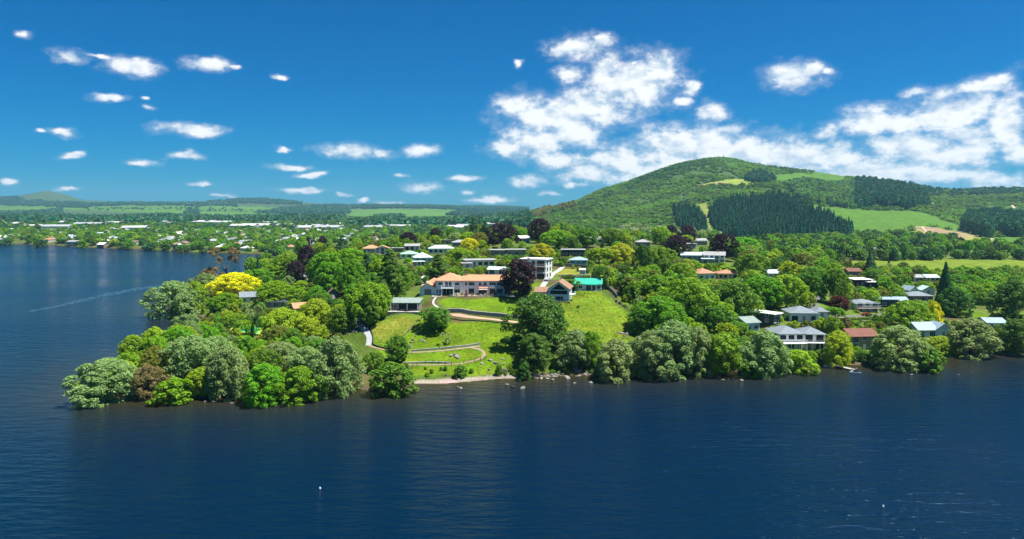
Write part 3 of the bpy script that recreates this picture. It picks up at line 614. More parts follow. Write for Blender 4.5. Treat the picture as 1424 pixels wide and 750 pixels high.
def lobes_to_leaves(g, C, Rr, n, flat=1.0, size=.028, inner=.12, lowcut=-.45, jit=.55):
    """leaves over the skins of many overlapping lobes; those buried inside a neighbour are dropped"""
    m = int(n * 1.9); pr = Rr ** 2 / (Rr ** 2).sum(); k = g.choice(len(C), m, p=pr)
    d = unit(g, m); d[:, 2] = np.where(d[:, 2] < lowcut, -d[:, 2], d[:, 2])
    r = g.uniform(.80, 1.06, m); ii = g.uniform(size=m) < inner; r[ii] = g.uniform(.2, .8, ii.sum())
    sc = np.array([1, 1, flat]); P = C[k] + d * (Rr[k] * r)[:, None] * sc
    ok = np.ones(m, bool)
    for j in range(len(C)):
        q = ((P - C[j]) / sc); dd = (q * q).sum(1); ok &= ~((dd < (Rr[j] * .72) ** 2) & (k != j) & ~ii)
    P, d = P[ok][:n], d[ok][:n]
    Nn = d + np.array([0, 0, .55]) + jit * g.normal(size=d.shape)
    return P, Nn
def crown_shape(seed, kind, n=9000, size=.03):
    """unit crowns: width 1, base at z = 0, height 1"""
    g = np.random.default_rng(seed); C, Rr = [], []
    if kind in ('dome', 'round', 'oval', 'shrub', 'spread'):
        nl = {'dome': 130, 'round': 105, 'oval': 105, 'shrub': 60, 'spread': 90}[kind]
        z0, pw = {'dome': (.03, 2.4), 'round': (.16, 2.0), 'oval': (.10, 1.7), 'shrub': (.02, 2.6), 'spread': (.34, 2.2)}[kind]
        a0 = g.uniform(0, 6.28, 5); 
        for i in range(nl):
            t = (i + .5) / nl; z = z0 + (1 - z0) * (t ** .85)
            # envelope half-width at that height
            if kind in ('dome', 'shrub'): e = (1 - max(0, (z - .30) / .70) ** pw) ** .5 * (0.86 + .14 * min(1, z / .3))
            elif kind == 'spread': e = max(0, 1 - abs((z - .55) / .5) ** 2.2) ** .5
            elif kind == 'round': e = max(0, 1 - abs((z - .55) / .47) ** 2.1) ** .5
            else: e = max(0, 1 - abs((z - .45) / .58) ** 1.9) ** .55
            th = i * 2.39996 + g.uniform(-.35, .35); out = 1.0 if g.uniform() < .8 else g.uniform(.3, .7)
            lump = 1 + .20 * math.sin(2 * th + a0[0]) + .15 * math.sin(3 * th + a0[1] + 3 * z) + .08 * math.sin(5 * th + a0[2] + 7 * z)
            rl = g.uniform(.055, .125) * (1.25 if kind == 'shrub' else 1); rad = max(.02, (.5 * e * lump - rl * .75)) * out
            C.append((rad * math.cos(th), rad * math.sin(th), min(z, 1.0) - rl * .6)); Rr.append(rl)
        C, Rr = np.array(C), np.array(Rr); P, Nn = lobes_to_leaves(g, C, Rr, n, .85, size)
    elif kind == 'cedar':
        for tier in range(11):
            z = .16 + .80 * tier / 10; e = .5 * (1 - (tier / 10.3) ** 1.6) + .05
            for j in range(max(3, int(11 * e * 2))):
                th = j * 2.39996 + tier * 1.7 + g.uniform(-.3, .3); rr = e * g.uniform(.35, .95)
                C.append((rr * math.cos(th), rr * math.sin(th), z - .10 * rr + g.uniform(-.02, .02))); Rr.append(g.uniform(.085, .14))
        C, Rr = np.array(C), np.array(Rr); P, Nn = lobes_to_leaves(g, C, Rr, n, .42, size, .05, -.2)
    elif kind == 'spire':
        m = n; z = 1 - g.uniform(0, 1, m) ** .62 * .94; e = .5 * ((1 - z) / .94) ** .8 + .015
        k = g.integers(0, 9, m); br = np.floor(z * 26) / 26; th = k * .698 + np.floor(z * 26) * 1.1 + g.normal(size=m) * .20
        rr = e * g.uniform(.25, 1.02, m) ** .6; P = np.stack([rr * np.cos(th), rr * np.sin(th), np.clip(br + .03 - .22 * rr + g.normal(size=m) * .010, 0, 1)], 1)
        Nn = np.stack([np.cos(th), np.sin(th), np.full(m, .9)], 1) + .5 * g.normal(size=(m, 3))
    elif kind == 'column':
        m = n; z = g.uniform(0, 1, m); th = g.uniform(0, 6.28, m); e = .5 * np.sin(np.pi * np.clip(z * .93 + .07, 0, 1) ** .8) ** .55
        rr = e * (1 + .15 * np.sin(5 * th + 9 * z) + .1 * np.sin(23 * z)) * g.uniform(.75, 1.03, m); P = np.stack([rr * np.cos(th), rr * np.sin(th), z], 1)
        Nn = np.stack([np.cos(th), np.sin(th), np.full(m, .35)], 1) + .5 * g.normal(size=(m, 3))
    elif kind == 'sparse':
        for i in range(26):
            th = g.uniform(0, 6.28); z = g.uniform(.25, 1); e = .5 * math.sin(math.pi * min(1, (z - .1) * .9)) ** .5
            rr = e * g.uniform(.5, 1); C.append((rr * math.cos(th), rr * math.sin(th), z)); Rr.append(g.uniform(.05, .11))
        C, Rr = np.array(C), np.array(Rr); P, Nn = lobes_to_leaves(g, C, Rr, n, .8, size, .3)
    return leaf_mesh('crown_' + kind, P, Nn, size, seed=seed + 50)
def trunk_shape(seed, kind):
    g = random.Random(seed); b = MB()
    top = {'spire': .92, 'column': .5, 'cedar': .9, 'spread': .6}.get(kind, .55)
    bend = g.uniform(-.04, .04)
    b.tube([(0, 0, -.08), (0, 0, .02), (bend, .01, top * .5), (bend * 1.5, 0, top)], [.045, .034, .026, .008], 7)
    if kind not in ('column', 'spire'):
        for i in range(7):
            th = i * 2.4 + g.uniform(-.4, .4); z = g.uniform(.14, .5); l = g.uniform(.22, .36)
            b.tube([(bend * z, 0, z), (l * .5 * math.cos(th), l * .5 * math.sin(th), z + .10), (l * math.cos(th), l * math.sin(th), z + g.uniform(.16, .3))], [.017, .011, .004], 5)
    me = b.mesh('trunk_' + kind, BARK); return me
PROTO = {}
for kind, cnt, n, size in (('dome', 5, 16000, .0185), ('round', 5, 13000, .020), ('oval', 3, 12000, .020), ('cedar', 2, 13000, .021), ('spire', 2, 6000, .030),
                           ('column', 1, 3500, .05), ('shrub', 3, 5000, .034), ('spread', 2, 7000, .026), ('sparse', 1, 2600, .022)):
    PROTO[kind] = [(crown_shape(100 * len(PROTO) + i, kind, n, size), trunk_shape(i + 3, kind)) for i in range(cnt)]
def tree(name, shape, col, loc, h, w, label, cat='tree', group=None, var=None, rz=None, bark=None):
    cr, tr = PROTO[shape][var if var is not None else random.randrange(len(PROTO[shape]))]
    o = empty(name, loc, random.uniform(0, 6.28) if rz is None else rz, (w * random.uniform(.97, 1.1), w * random.uniform(.88, 1.06), h)); o.rotation_euler[0] = random.uniform(-.07, .07); o.rotation_euler[1] = random.uniform(-.07, .07)
    c = link(bpy.data.objects.new('crown', cr), o); c.material_slots[0].link = 'OBJECT'; c.material_slots[0].material = LM[col]
    t = link(bpy.data.objects.new('trunk', tr), o)
    if bark: t.material_slots[0].link = 'OBJECT'; t.material_slots[0].material = bark
    tag(o, label, cat, group); return o
TAKEN = []      # (x, y, radius) of what stands there already
def ptree(name, shape, col, px, base, top, wpx, label, cat='tree', group=None, **k):
    p = G(px, base); s = mpp(p); h, w = (base - top) * s, wpx * s
    TAKEN.append((p.x, p.y, w * .42)); z = H1(p.x, p.y)
    return tree(name, shape, col, (p.x, p.y, max(z, .05) - (.5 if z < 1.2 else .12)), h, w, label, cat, group, **k)

# ---- plants nobody could count one by one: points that carry small plants, as one object
_gnc = [0]
def plant_bits(kinds):
    """light plants (crown and stem in one mesh) for mass planting; they are kept out of the scene itself"""
    out = []
    for i, (shape, col, n, size) in enumerate(kinds):
        me = crown_shape(900 + i + 17 * _gnc[0], shape, n, size); me.materials[0] = LM[col]
        out.append(bpy.data.objects.new('plant', me))
    _gnc[0] += 1; return out
def mass(name, label, pts, hs, ws, kinds, weights=None, patch=None):
    n = len(pts); me = bpy.data.meshes.new(name); me.vertices.add(n); me.vertices.foreach_set('co', np.asarray(pts, np.float32).ravel())
    sc = me.attributes.new('size', 'FLOAT_VECTOR', 'POINT'); sc.data.foreach_set('vector', np.column_stack([ws, ws, hs]).astype(np.float32).ravel())
    rt = me.attributes.new('turn', 'FLOAT', 'POINT'); rt.data.foreach_set('value', RNG.uniform(0, 6.28, n).astype(np.float32))
    pk = me.attributes.new('pick', 'INT', 'POINT'); w = np.array(weights or [1] * len(kinds), float)
    choice = RNG.choice(len(kinds), n, p=w / w.sum())
    if patch:      # like plants grow together
        X = np.asarray(pts); v = vnoise(X[:, 0], X[:, 1], patch, 21) + .5 + .5 * vnoise(X[:, 0], X[:, 1], patch * .4, 22); r = np.argsort(np.argsort(v)) / n
        k = np.searchsorted(np.cumsum(w / w.sum()), r); choice = np.where(RNG.uniform(size=n) < .7, np.minimum(k, len(kinds) - 1), choice)
    pk.data.foreach_set('value', choice.astype(np.int32))
    o = link(bpy.data.objects.new(name, me)); tag(o, label, kind='stuff')
    ng = bpy.data.node_groups.new('planting', 'GeometryNodeTree')
    ng.interface.new_socket('Geometry', in_out='INPUT', socket_type='NodeSocketGeometry'); ng.interface.new_socket('Geometry', in_out='OUTPUT', socket_type='NodeSocketGeometry')
    gi, go = ng.nodes.new('NodeGroupInput'), ng.nodes.new('NodeGroupOutput')
    ip = ng.nodes.new('GeometryNodeInstanceOnPoints'); jn = ng.nodes.new('GeometryNodeJoinGeometry')
    L(ng, gi.outputs[0], ip.inputs['Points']); ip.inputs['Pick Instance'].default_value = True
    for b in reversed(plant_bits(kinds)):
        oi = ng.nodes.new('GeometryNodeObjectInfo'); oi.inputs['Object'].default_value = b; oi.inputs['As Instance'].default_value = True
        L(ng, oi.outputs['Geometry'], jn.inputs[0])
    L(ng, jn.outputs[0], ip.inputs['Instance'])
    def attr(nm, typ):
        a = ng.nodes.new('GeometryNodeInputNamedAttribute'); a.data_type = typ; a.inputs['Name'].default_value = nm
        return next(x for x in a.outputs if x.enabled)
    L(ng, attr('pick', 'INT'), ip.inputs['Instance Index']); L(ng, attr('size', 'FLOAT_VECTOR'), ip.inputs['Scale'])
    cx = ng.nodes.new('ShaderNodeCombineXYZ'); L(ng, attr('turn', 'FLOAT'), cx.inputs[2]); L(ng, cx.outputs[0], ip.inputs['Rotation'])
    L(ng, ip.outputs[0], go.inputs[0])
    m = o.modifiers.new('planting', 'NODES'); m.node_group = ng; return o
def points_in(poly_w, n, avoid_polys=(), taken=True):
    lo, hi = poly_w.min(0), poly_w.max(0); out = []
    q = lo + RNG.uniform(size=(n * 6, 2)) * (hi - lo); q = q[inside(poly_w, q)]
    for a in avoid_polys: q = q[~inside(a, q)]
    if taken and len(q):
        T = np.array(TAKEN); ok = np.ones(len(q), bool)
        for (a, b, c) in TAKEN: ok &= (q[:, 0] - a) ** 2 + (q[:, 1] - b) ** 2 > c * c
        q = q[ok]
    return q[:n]

# ------------------------------------------------------------ buildings
WALL = {'white': (.72, .73, .72), 'paleblue': (.52, .62, .70), 'cream': (.62, .56, .44), 'greywood': (.24, .24, .23), 'black': (.022, .024, .027), 'darkgreen': (.05, .07, .06),
        'taupe': (.27, .22, .17), 'navy': (.035, .055, .10), 'blueblock': (.10, .38, .62), 'greyblue': (.26, .33, .40)}
ROOF = {'greygreen': (.24, .31, .28), 'white': (.72, .72, .70), 'whiteroof': (.80, .80, .78), 'brown': (.30, .18, .12), 'teal': (.02, .42, .30), 'greyroof': (.33, .34, .34), 'palegreen': (.50, .64, .62),
        'lightgreen': (.34, .66, .44), 'orange': (.52, .27, .15), 'terracotta': (.44, .22, .14), 'greyblue': (.30, .40, .47), 'paleblue': (.48, .62, .68), 'slate': (.20, .24, .27),
        'darkslate': (.055, .065, .085), 'redbrown': (.19, .085, .06), 'brownroof': (.20, .15, .11), 'pinkroof': (.52, .30, .24), 'bluemetal': (.07, .24, .52)}
WM = {k: mat('wall_' + k, v, .75, .06, 1.2, .1, .25, dirt=tuple(c * .72 for c in v)) for k, v in WALL.items()}
def roof_mat(k, v):
    m = mat('roof_' + k, v, .55 if k in ('teal', 'palegreen', 'lightgreen', 'paleblue', 'greyblue', 'bluemetal') else .85, .16, 2.2, .2, .3, dirt=tuple(c * .62 for c in v))
    t = m.node_tree; b = t.nodes['Principled BSDF']; tc = N(t, 'ShaderNodeTexCoord')      # ribs or tile courses
    wv = N(t, 'ShaderNodeTexWave'); wv.bands_direction = 'Z' if k in ('orange', 'terracotta', 'redbrown', 'brown', 'pinkroof', 'slate', 'darkslate') else 'X'
    wv.inputs['Scale'].default_value = 1.1; wv.inputs['Distortion'].default_value = .3; L(t, tc.outputs['Object'], wv.inputs['Vector'])
    bp = N(t, 'ShaderNodeBump'); bp.inputs['Strength'].default_value = .5; bp.inputs['Distance'].default_value = .06; L(t, wv.outputs['Fac'], bp.inputs['Height']); L(t, bp.outputs[0], b.inputs['Normal'])
    return m
RM = {k: roof_mat(k, v) for k, v in ROOF.items()}
TRIM = mat('white_trim', (.76, .77, .76), .6, .05); GLASS = mat('window_glass', (.012, .018, .024), .08, .2, .5, spec=.6); DARKTRIM = mat('dark_trim', (.03, .032, .035), .6, .1)
DECK = mat('deck_boards', (.30, .24, .18), .85, .25, 3, .2, stretch=(1, 6, 1)); STONE = mat('stone_wall', (.22, .21, .19), .95, .35, 1.6, .6); BRICKM = mat('chimney_brick', (.42, .26, .19), .9, .2, 4, .3)
CONC = mat('concrete', (.42, .41, .39), .9, .15, 1.5, .2); PAVE = mat('terracotta_paving', (.50, .31, .22), .9, .2, 1.8, .2); GREENP = mat('dark_green_paint', (.03, .085, .075), .6, .1)

_wm = {}
def window(parent, x, z, w, h, y, side='f', fr=TRIM, gl=GLASS, mull=1):
    """a framed window on a wall plane; frame > pane"""
    key = (round(w, 2), round(h, 2), fr.name, mull)
    if key not in _wm:
        f = MB(); t = .09; d = .06
        f.box(-w/2 - t, w/2 + t, -d, .02, -t, 0).box(-w/2 - t, w/2 + t, -d, .02, h, h + t).box(-w/2 - t, -w/2, -d, .02, 0, h).box(w/2, w/2 + t, -d, .02, 0, h)
        for i in range(mull): xx = -w/2 + w * (i + 1) / (mull + 1); f.box(xx - .035, xx + .035, -d + .012, .02, 0, h)
        f.box(-w/2 - t - .05, w/2 + t + .05, -d - .06, .02, -t - .05, -t)
        _wm[key] = (f.mesh('window_frame', fr), MB().box(-w/2, w/2, -.022, .0, 0, h).mesh('pane', gl))
    o = link(bpy.data.objects.new('window', _wm[key][0]), parent); p = link(bpy.data.objects.new('pane', _wm[key][1]), o)
    if side == 'f': o.location = (x, y, z)
    elif side == 'r': o.location = (y, x, z); o.rotation_euler = (0, 0, math.pi / 2)
    elif side == 'l': o.location = (-y, x, z); o.rotation_euler = (0, 0, -math.pi / 2)
    return o
def roof_part(kind, w, d, z, rh, m, parent, over=.45, x0=0, y0=0, name='roof'):
    b = MB(); W2, D2 = w / 2 + over, d / 2 + over; t = .16
    if kind == 'flat':
        b.box(x0 - W2, x0 + W2, y0 - D2, y0 + D2, z + .003, z + rh)
    elif kind == 'mono':     # low at the front
        P = [(x0 - W2, y0 - D2), (x0 + W2, y0 - D2), (x0 + W2, y0 + D2), (x0 - W2, y0 + D2)]; zz = [0, 0, rh, rh]
        b.poly([(x, y, z + q + .003) for (x, y), q in zip(P, zz)] + [(x, y, z + q + t) for (x, y), q in zip(P, zz)], [(0,3,2,1),(4,5,6,7),(0,1,5,4),(1,2,6,5),(2,3,7,6),(3,0,4,7)])
    elif kind in ('gable', 'gable_y', 'hip'):
        if kind == 'gable': rd = [(-W2, 0), (W2, 0)]
        elif kind == 'gable_y': rd = [(0, -D2), (0, D2)]
        elif w >= d: rd = [(-max(W2 - D2, .2), 0), (max(W2 - D2, .2), 0)]
        else: rd = [(0, -(D2 - W2)), (0, D2 - W2)]
        sl = rh / ((D2 if kind != 'gable_y' and (w >= d or kind == 'gable') else W2) - over + 1e-6) * over    # eaves drop below the wall top
        E = [(-W2, -D2), (W2, -D2), (W2, D2), (-W2, D2)]
        V = [(x0 + x, y0 + y, z - sl) for x, y in E] + [(x0 + x, y0 + y, z + rh) for x, y in rd]
        V2 = [(x, y, zz + t) for x, y, zz in V]
        if kind == 'gable' or (kind == 'hip' and w >= d): fs = [(0, 1, 5, 4), (2, 3, 4, 5), (1, 2, 5), (3, 0, 4)]
        else: fs = [(1, 2, 5, 4), (3, 0, 4, 5), (0, 1, 4), (2, 3, 5)]
        if kind.startswith('gable'): fs = fs[:2]
        b.poly(V2, fs); b.poly(V, [tuple(reversed(f)) for f in fs])
        if kind == 'hip': b.poly(V[:4] + V2[:4], [(0,1,5,4),(1,2,6,5),(2,3,7,6),(3,0,4,7)])
        elif kind == 'gable': b.poly(V + V2, [(0,1,7,6),(2,3,9,8),(1,5,11,7),(5,2,8,11),(3,4,10,9),(4,0,6,10)])
        else: b.poly(V + V2, [(1,2,8,7),(3,0,6,9),(0,4,10,6),(4,1,7,10),(2,5,11,8),(5,3,9,11)])
    return b.build(name, m, parent)
def wall_part(w, d, h, kind, rh, m, parent, x0=0, y0=0, z0=-1.6, name='wall'):
    b = MB().box(x0 - w/2, x0 + w/2, y0 - d/2, y0 + d/2, z0, h); e = .004
    if kind == 'gable':
        for sx in (-1, 1): b.poly([(x0 + sx*w/2, y0 - d/2, h - e), (x0 + sx*w/2, y0 + d/2, h - e), (x0 + sx*w/2, y0, h + rh - e), (x0 + sx*(w/2 - .2), y0 - d/2, h - e), (x0 + sx*(w/2 - .2), y0 + d/2, h - e), (x0 + sx*(w/2 - .2), y0, h + rh - e)], [(0,1,2),(5,4,3),(0,2,5,3),(1,4,5,2)])
    if kind == 'gable_y':
        for sy in (-1, 1): b.poly([(x0 - w/2, y0 + sy*d/2, h - e), (x0 + w/2, y0 + sy*d/2, h - e), (x0, y0 + sy*d/2, h + rh - e), (x0 - w/2, y0 + sy*(d/2 - .2), h - e), (x0 + w/2, y0 + sy*(d/2 - .2), h - e), (x0, y0 + sy*(d/2 - .2), h + rh - e)], [(0,1,2),(5,4,3),(0,2,5,3),(1,4,5,2)])
    if kind == 'mono':
        b.poly([(x0-w/2, y0-d/2, h-e), (x0+w/2, y0-d/2, h-e), (x0+w/2, y0+d/2, h-e), (x0-w/2, y0+d/2, h-e), (x0+w/2, y0+d/2, h+rh-.08), (x0-w/2, y0+d/2, h+rh-.08)], [(0,1,4,5),(1,2,4),(3,0,5),(2,3,5,4)])
    return b.build(name, m, parent)
def railing(parent, pts, z, h=1.0, m=TRIM, step=.9, name='railing'):
    b = MB()
    for (x0, y0), (x1, y1) in zip(pts[:-1], pts[1:]):
        L_ = math.hypot(x1 - x0, y1 - y0); n = max(1, int(L_ / step))
        for i in range(n + 1): t = i / n; x, y = x0 + (x1 - x0) * t, y0 + (y1 - y0) * t; b.box(x - .035, x + .035, y - .035, y + .035, z, z + h - .005)
        b.tube([(x0, y0, z + h), (x1, y1, z + h)], .045, 4); b.tube([(x0, y0, z + h * .5), (x1, y1, z + h * .5)], .025, 4)
    return b.build(name, m, parent)
SPECIAL = ('modern', 'gabled', 'pavilion', 'cottage')
HROOT = {}
def build_house(k):
    px, py, wpx, d, h, rk, rh, wl, rf, rot, st, label, ex = HOUSES[k]; x, y, z, w, a = PLACE[k]
    TAKEN.append((x, y, max(w, d) * .58))
    fx, fy = x + math.sin(a) * (d / 2 + 2.5), y - math.cos(a) * (d / 2 + 2.5); TAKEN.append((fx, fy, w * .42))
    o = empty('garage' if k == 'garage' else 'cottage' if k in ('cottage', 'grey345') else 'pavilion' if k == 'pavilion' else 'farm_shed' if k == 'field1213' else 'house', (x, y, z), a); HROOT[k] = o
    tag(o, label, 'garage' if k == 'garage' else 'shed' if k == 'field1213' else 'house', 'houses on the peninsula and its shore')
    wall_part(w, d, h, rk, rh, WM[wl], o); r = roof_part(rk, w, d, h, rh, RM[rf], o, ex.get('over', .5))
    if 'chimney' in ex: cx, cy = ex['chimney']; MB().box(cx - .4, cx + .4, cy - .4, cy + .4, h + .2, h + rh + 1.1).build('chimney', BRICKM, r)
    if k in SPECIAL: return o
    rnd = random.Random(k); n = ex.get('nw') or max(2, int(w / 2.6)); sh = h / st
    fr = DARKTRIM if wl in ('white', 'cream', 'black') and rnd.random() < .5 else TRIM
    door = rnd.randrange(n)
    for s in range(st):
        for i in range(n):
            cx = -w/2 + w * (i + .5) / n; ww = min(w / n * .62, 2.2) * rnd.choice((1, 1, .7))
            if s == 0 and i == door: 
                dd = MB().box(cx - .5, cx + .5, -d/2 - .05, -d/2 + .02, 0, 2.1).build('door', WM['taupe'] if wl != 'taupe' else WM['white'], o); MB().box(cx + .3, cx + .4, -d/2 - .1, -d/2 - .052, .95, 1.08).build('handle', DARKTRIM, dd)
            else: window(o, cx, s * sh + (.25 if ww > 1.8 else .95), ww, (1.9 if ww > 1.8 else 1.2), -d/2 - .002, 'f', fr, mull=2 if ww > 1.6 else 1)
        for sd in ('l', 'r'):
            for i in range(2): window(o, -d/2 + d * (i + .5) / 2, s * sh + .95, 1.3, 1.15, w/2 + .002, sd, fr)
    if 'deck' in ex:
        dk = ex['deck']; dz = sh * (st - 1) - .05 if st > 1 else -.05
        D = MB().box(-w/2, w/2, -d/2 - dk, -d/2 - .12, dz - .18, dz)
        for i in range(4): xx = -w/2 + .2 + (w - .4) * i / 3; D.box(xx - .09, xx + .09, -d/2 - dk + .1, -d/2 - dk + .28, -1.2, dz - .185)
        D.build('deck', DECK if wl != 'white' else TRIM, o); railing(o, [(-w/2 + .1, -d/2 - .2), (-w/2 + .1, -d/2 - dk + .1), (w/2 - .1, -d/2 - dk + .1), (w/2 - .1, -d/2 - .2)], dz, 1.0)
    return o
for k in HOUSES: build_house(k)

def special_houses():
    # white modern house: glazed bays, balconies, tower slab
    o = HROOT['modern']; x, y, z, w, a = PLACE['modern']; d = 9
    for s, zz in enumerate((.25, 2.95, 5.65)):
        for cx, ww in ((-w*.36, 1.6), (w*.02, 1.3), (w*.3, 3.2)): window(o, cx, zz + (.6 if ww < 2 else 0), ww, 1.3 if ww < 2 else 2.1, -d/2 - .002, 'f', DARKTRIM, mull=1 if ww < 2 else 2)
        for cy in (-2.4, 1.8): window(o, cy, zz + .6, 1.3, 1.3, w/2 + .002, 'r', DARKTRIM); window(o, cy, zz + .6, 1.3, 1.3, w/2 + .002, 'l', DARKTRIM)
        if s:
            MB().box(w*.12, w/2, -d/2 - 1.3, -d/2 - .07, zz - .32, zz - .12).build('balcony', WM['white'], o); railing(o, [(w*.13, -d/2 - .15), (w*.13, -d/2 - 1.25), (w/2 - .05, -d/2 - 1.25), (w/2 - .05, -d/2 - .15)], zz - .12, .95)
    MB().box(-w*.20, -w*.10, -d/2 - .7, -d/2 - .006, -1, 9.0).build('tower_slab', WM['white'], o)
    MB().box(-w*.5, w*.5, -d/2 - 5, -d/2 - .75, -2.6, -.06).build('terrace', CONC, o)
    MB().box(-w*.1, w*.48, -d/2 - 4.8, -d/2 - 1.0, -.056, .0).build('terrace_paving', PAVE, o)
    # steep gable
    o = HROOT['gabled']; x, y, z, w, a = PLACE['gabled']; d = 12; h, rh = 4.6, 2.6; f = -d/2
    MB().poly([(-w*.36, f - .03, h - .3), (w*.36, f - .03, h - .3), (0, f - .03, h + rh * .70), (-w*.36, f + .03, h - .3), (w*.36, f + .03, h - .3), (0, f + .03, h + rh * .70)], [(0,1,2),(5,4,3),(0,3,4,1),(1,4,5,2),(2,5,3,0)]).build('gable_glazing', GLASS, o)
    window(o, 0, 2.75, w*.80, 1.15, f - .002, 'f', DARKTRIM, mull=4); window(o, .2, .5, w*.36, 1.3, f - .002, 'f', TRIM, mull=2)
    for cy in (-3, 1): window(o, cy, 3.0, 1.6, 1.1, w/2 + .002, 'r'); window(o, cy, .8, 1.6, 1.1, w/2 + .002, 'r')
    MB().box(-w/2 + .1, w/2 + .5, f - 2.2, f - .08, -.9, -.1).build('deck', DARKTRIM, o); railing(o, [(-w/2 + .2, f - 2.1), (w/2 + .4, f - 2.1)], -.1, .9, DARKTRIM)
    MB().box(w/2 + .006, w/2 + 2.0, f + 1.5, f + 5, 2.2, 2.4).build('balcony', TRIM, o); railing(o, [(w/2 + .1, f + 1.6), (w/2 + 1.9, f + 1.6), (w/2 + 1.9, f + 4.9)], 2.4, .9, TRIM)
    wall_part(5.5, 7, 2.9, 'gable', 1.5, WM['paleblue'], o, -w/2 - 2.76, .5, name='side_wing'); roof_part('gable', 5.5, 7, 2.9, 1.5, RM['brown'], o, .35, -w/2 - 2.76, .5, 'side_roof')
    window(o, -w/2 - 2.8, .8, 2, 1.2, -3.005, 'f')
    # teal roofed cottage: recessed verandah, glazed corner
    o = HROOT['cottage']; x, y, z, w, a = PLACE['cottage']; f = -3.5
    window(o, -w*.30, .8, 1.3, 1.1, f - .002); window(o, w*.02, .1, w*.20, 2.0, f - .002, 'f', TRIM, mull=1); window(o, w*.22, .1, w*.12, 2.0, f - .002, 'f', TRIM, mull=1); window(o, w*.40, .7, w*.13, 1.3, f - .002)
    for cy in (-2, 1): window(o, cy, .7, 2.0, 1.3, w/2 + .002, 'r', mull=2)
    MB().box(-w*.1, w*.33, f - 1.6, f - .08, -.5, .02).build('porch', CONC, o)
    for i in range(3): xx = -w*.09 + i * w*.205; MB().box(xx - .06, xx + .06, f - 1.5, f - 1.38, .024, 2.3).build('porch_post', TRIM, o)
    MB().box(-w*.12, w*.35, f - 1.75, f - .5, 2.3, 2.4).build('porch_roof', RM['teal'], o)
    # pavilion: glazed corner, dark panes for the shaded open bays, deck on a stone wall, terracotta court
    o = HROOT['pavilion']; x, y, z, w, a = PLACE['pavilion']; f = -3.0
    window(o, -w*.36, .15, w*.2, 2.1, f - .002, 'f', TRIM, mull=3); window(o, -w*.08, .05, w*.26, 2.3, f - .002, 'f', DARKTRIM, mull=1); window(o, w*.25, .05, w*.36, 2.3, f - .002, 'f', DARKTRIM, mull=2)
    for i in (-.5, .1, .48): MB().box(i*w - .07, i*w + .07, f - .9, f - .76, .0, 2.55).build('post', TRIM, o)
    MB().box(-w*.75, w*.55, f - 3.6, f - .1, -.3, -.02).build('deck', CONC, o)
    MB().box(-w*.76, w*.56, f - 3.9, f - 3.62, -3, .05).build('retaining_wall', STONE, o)
    railing(o, [(-w*.74, f - 3.5), (w*.54, f - 3.5)], -.02, .9, DARKTRIM)
    MB().box(w*.57, w*1.1, f - 3.2, f + 2.5, -1.5, -.04).build('paved_court', PAVE, o)
special_houses()

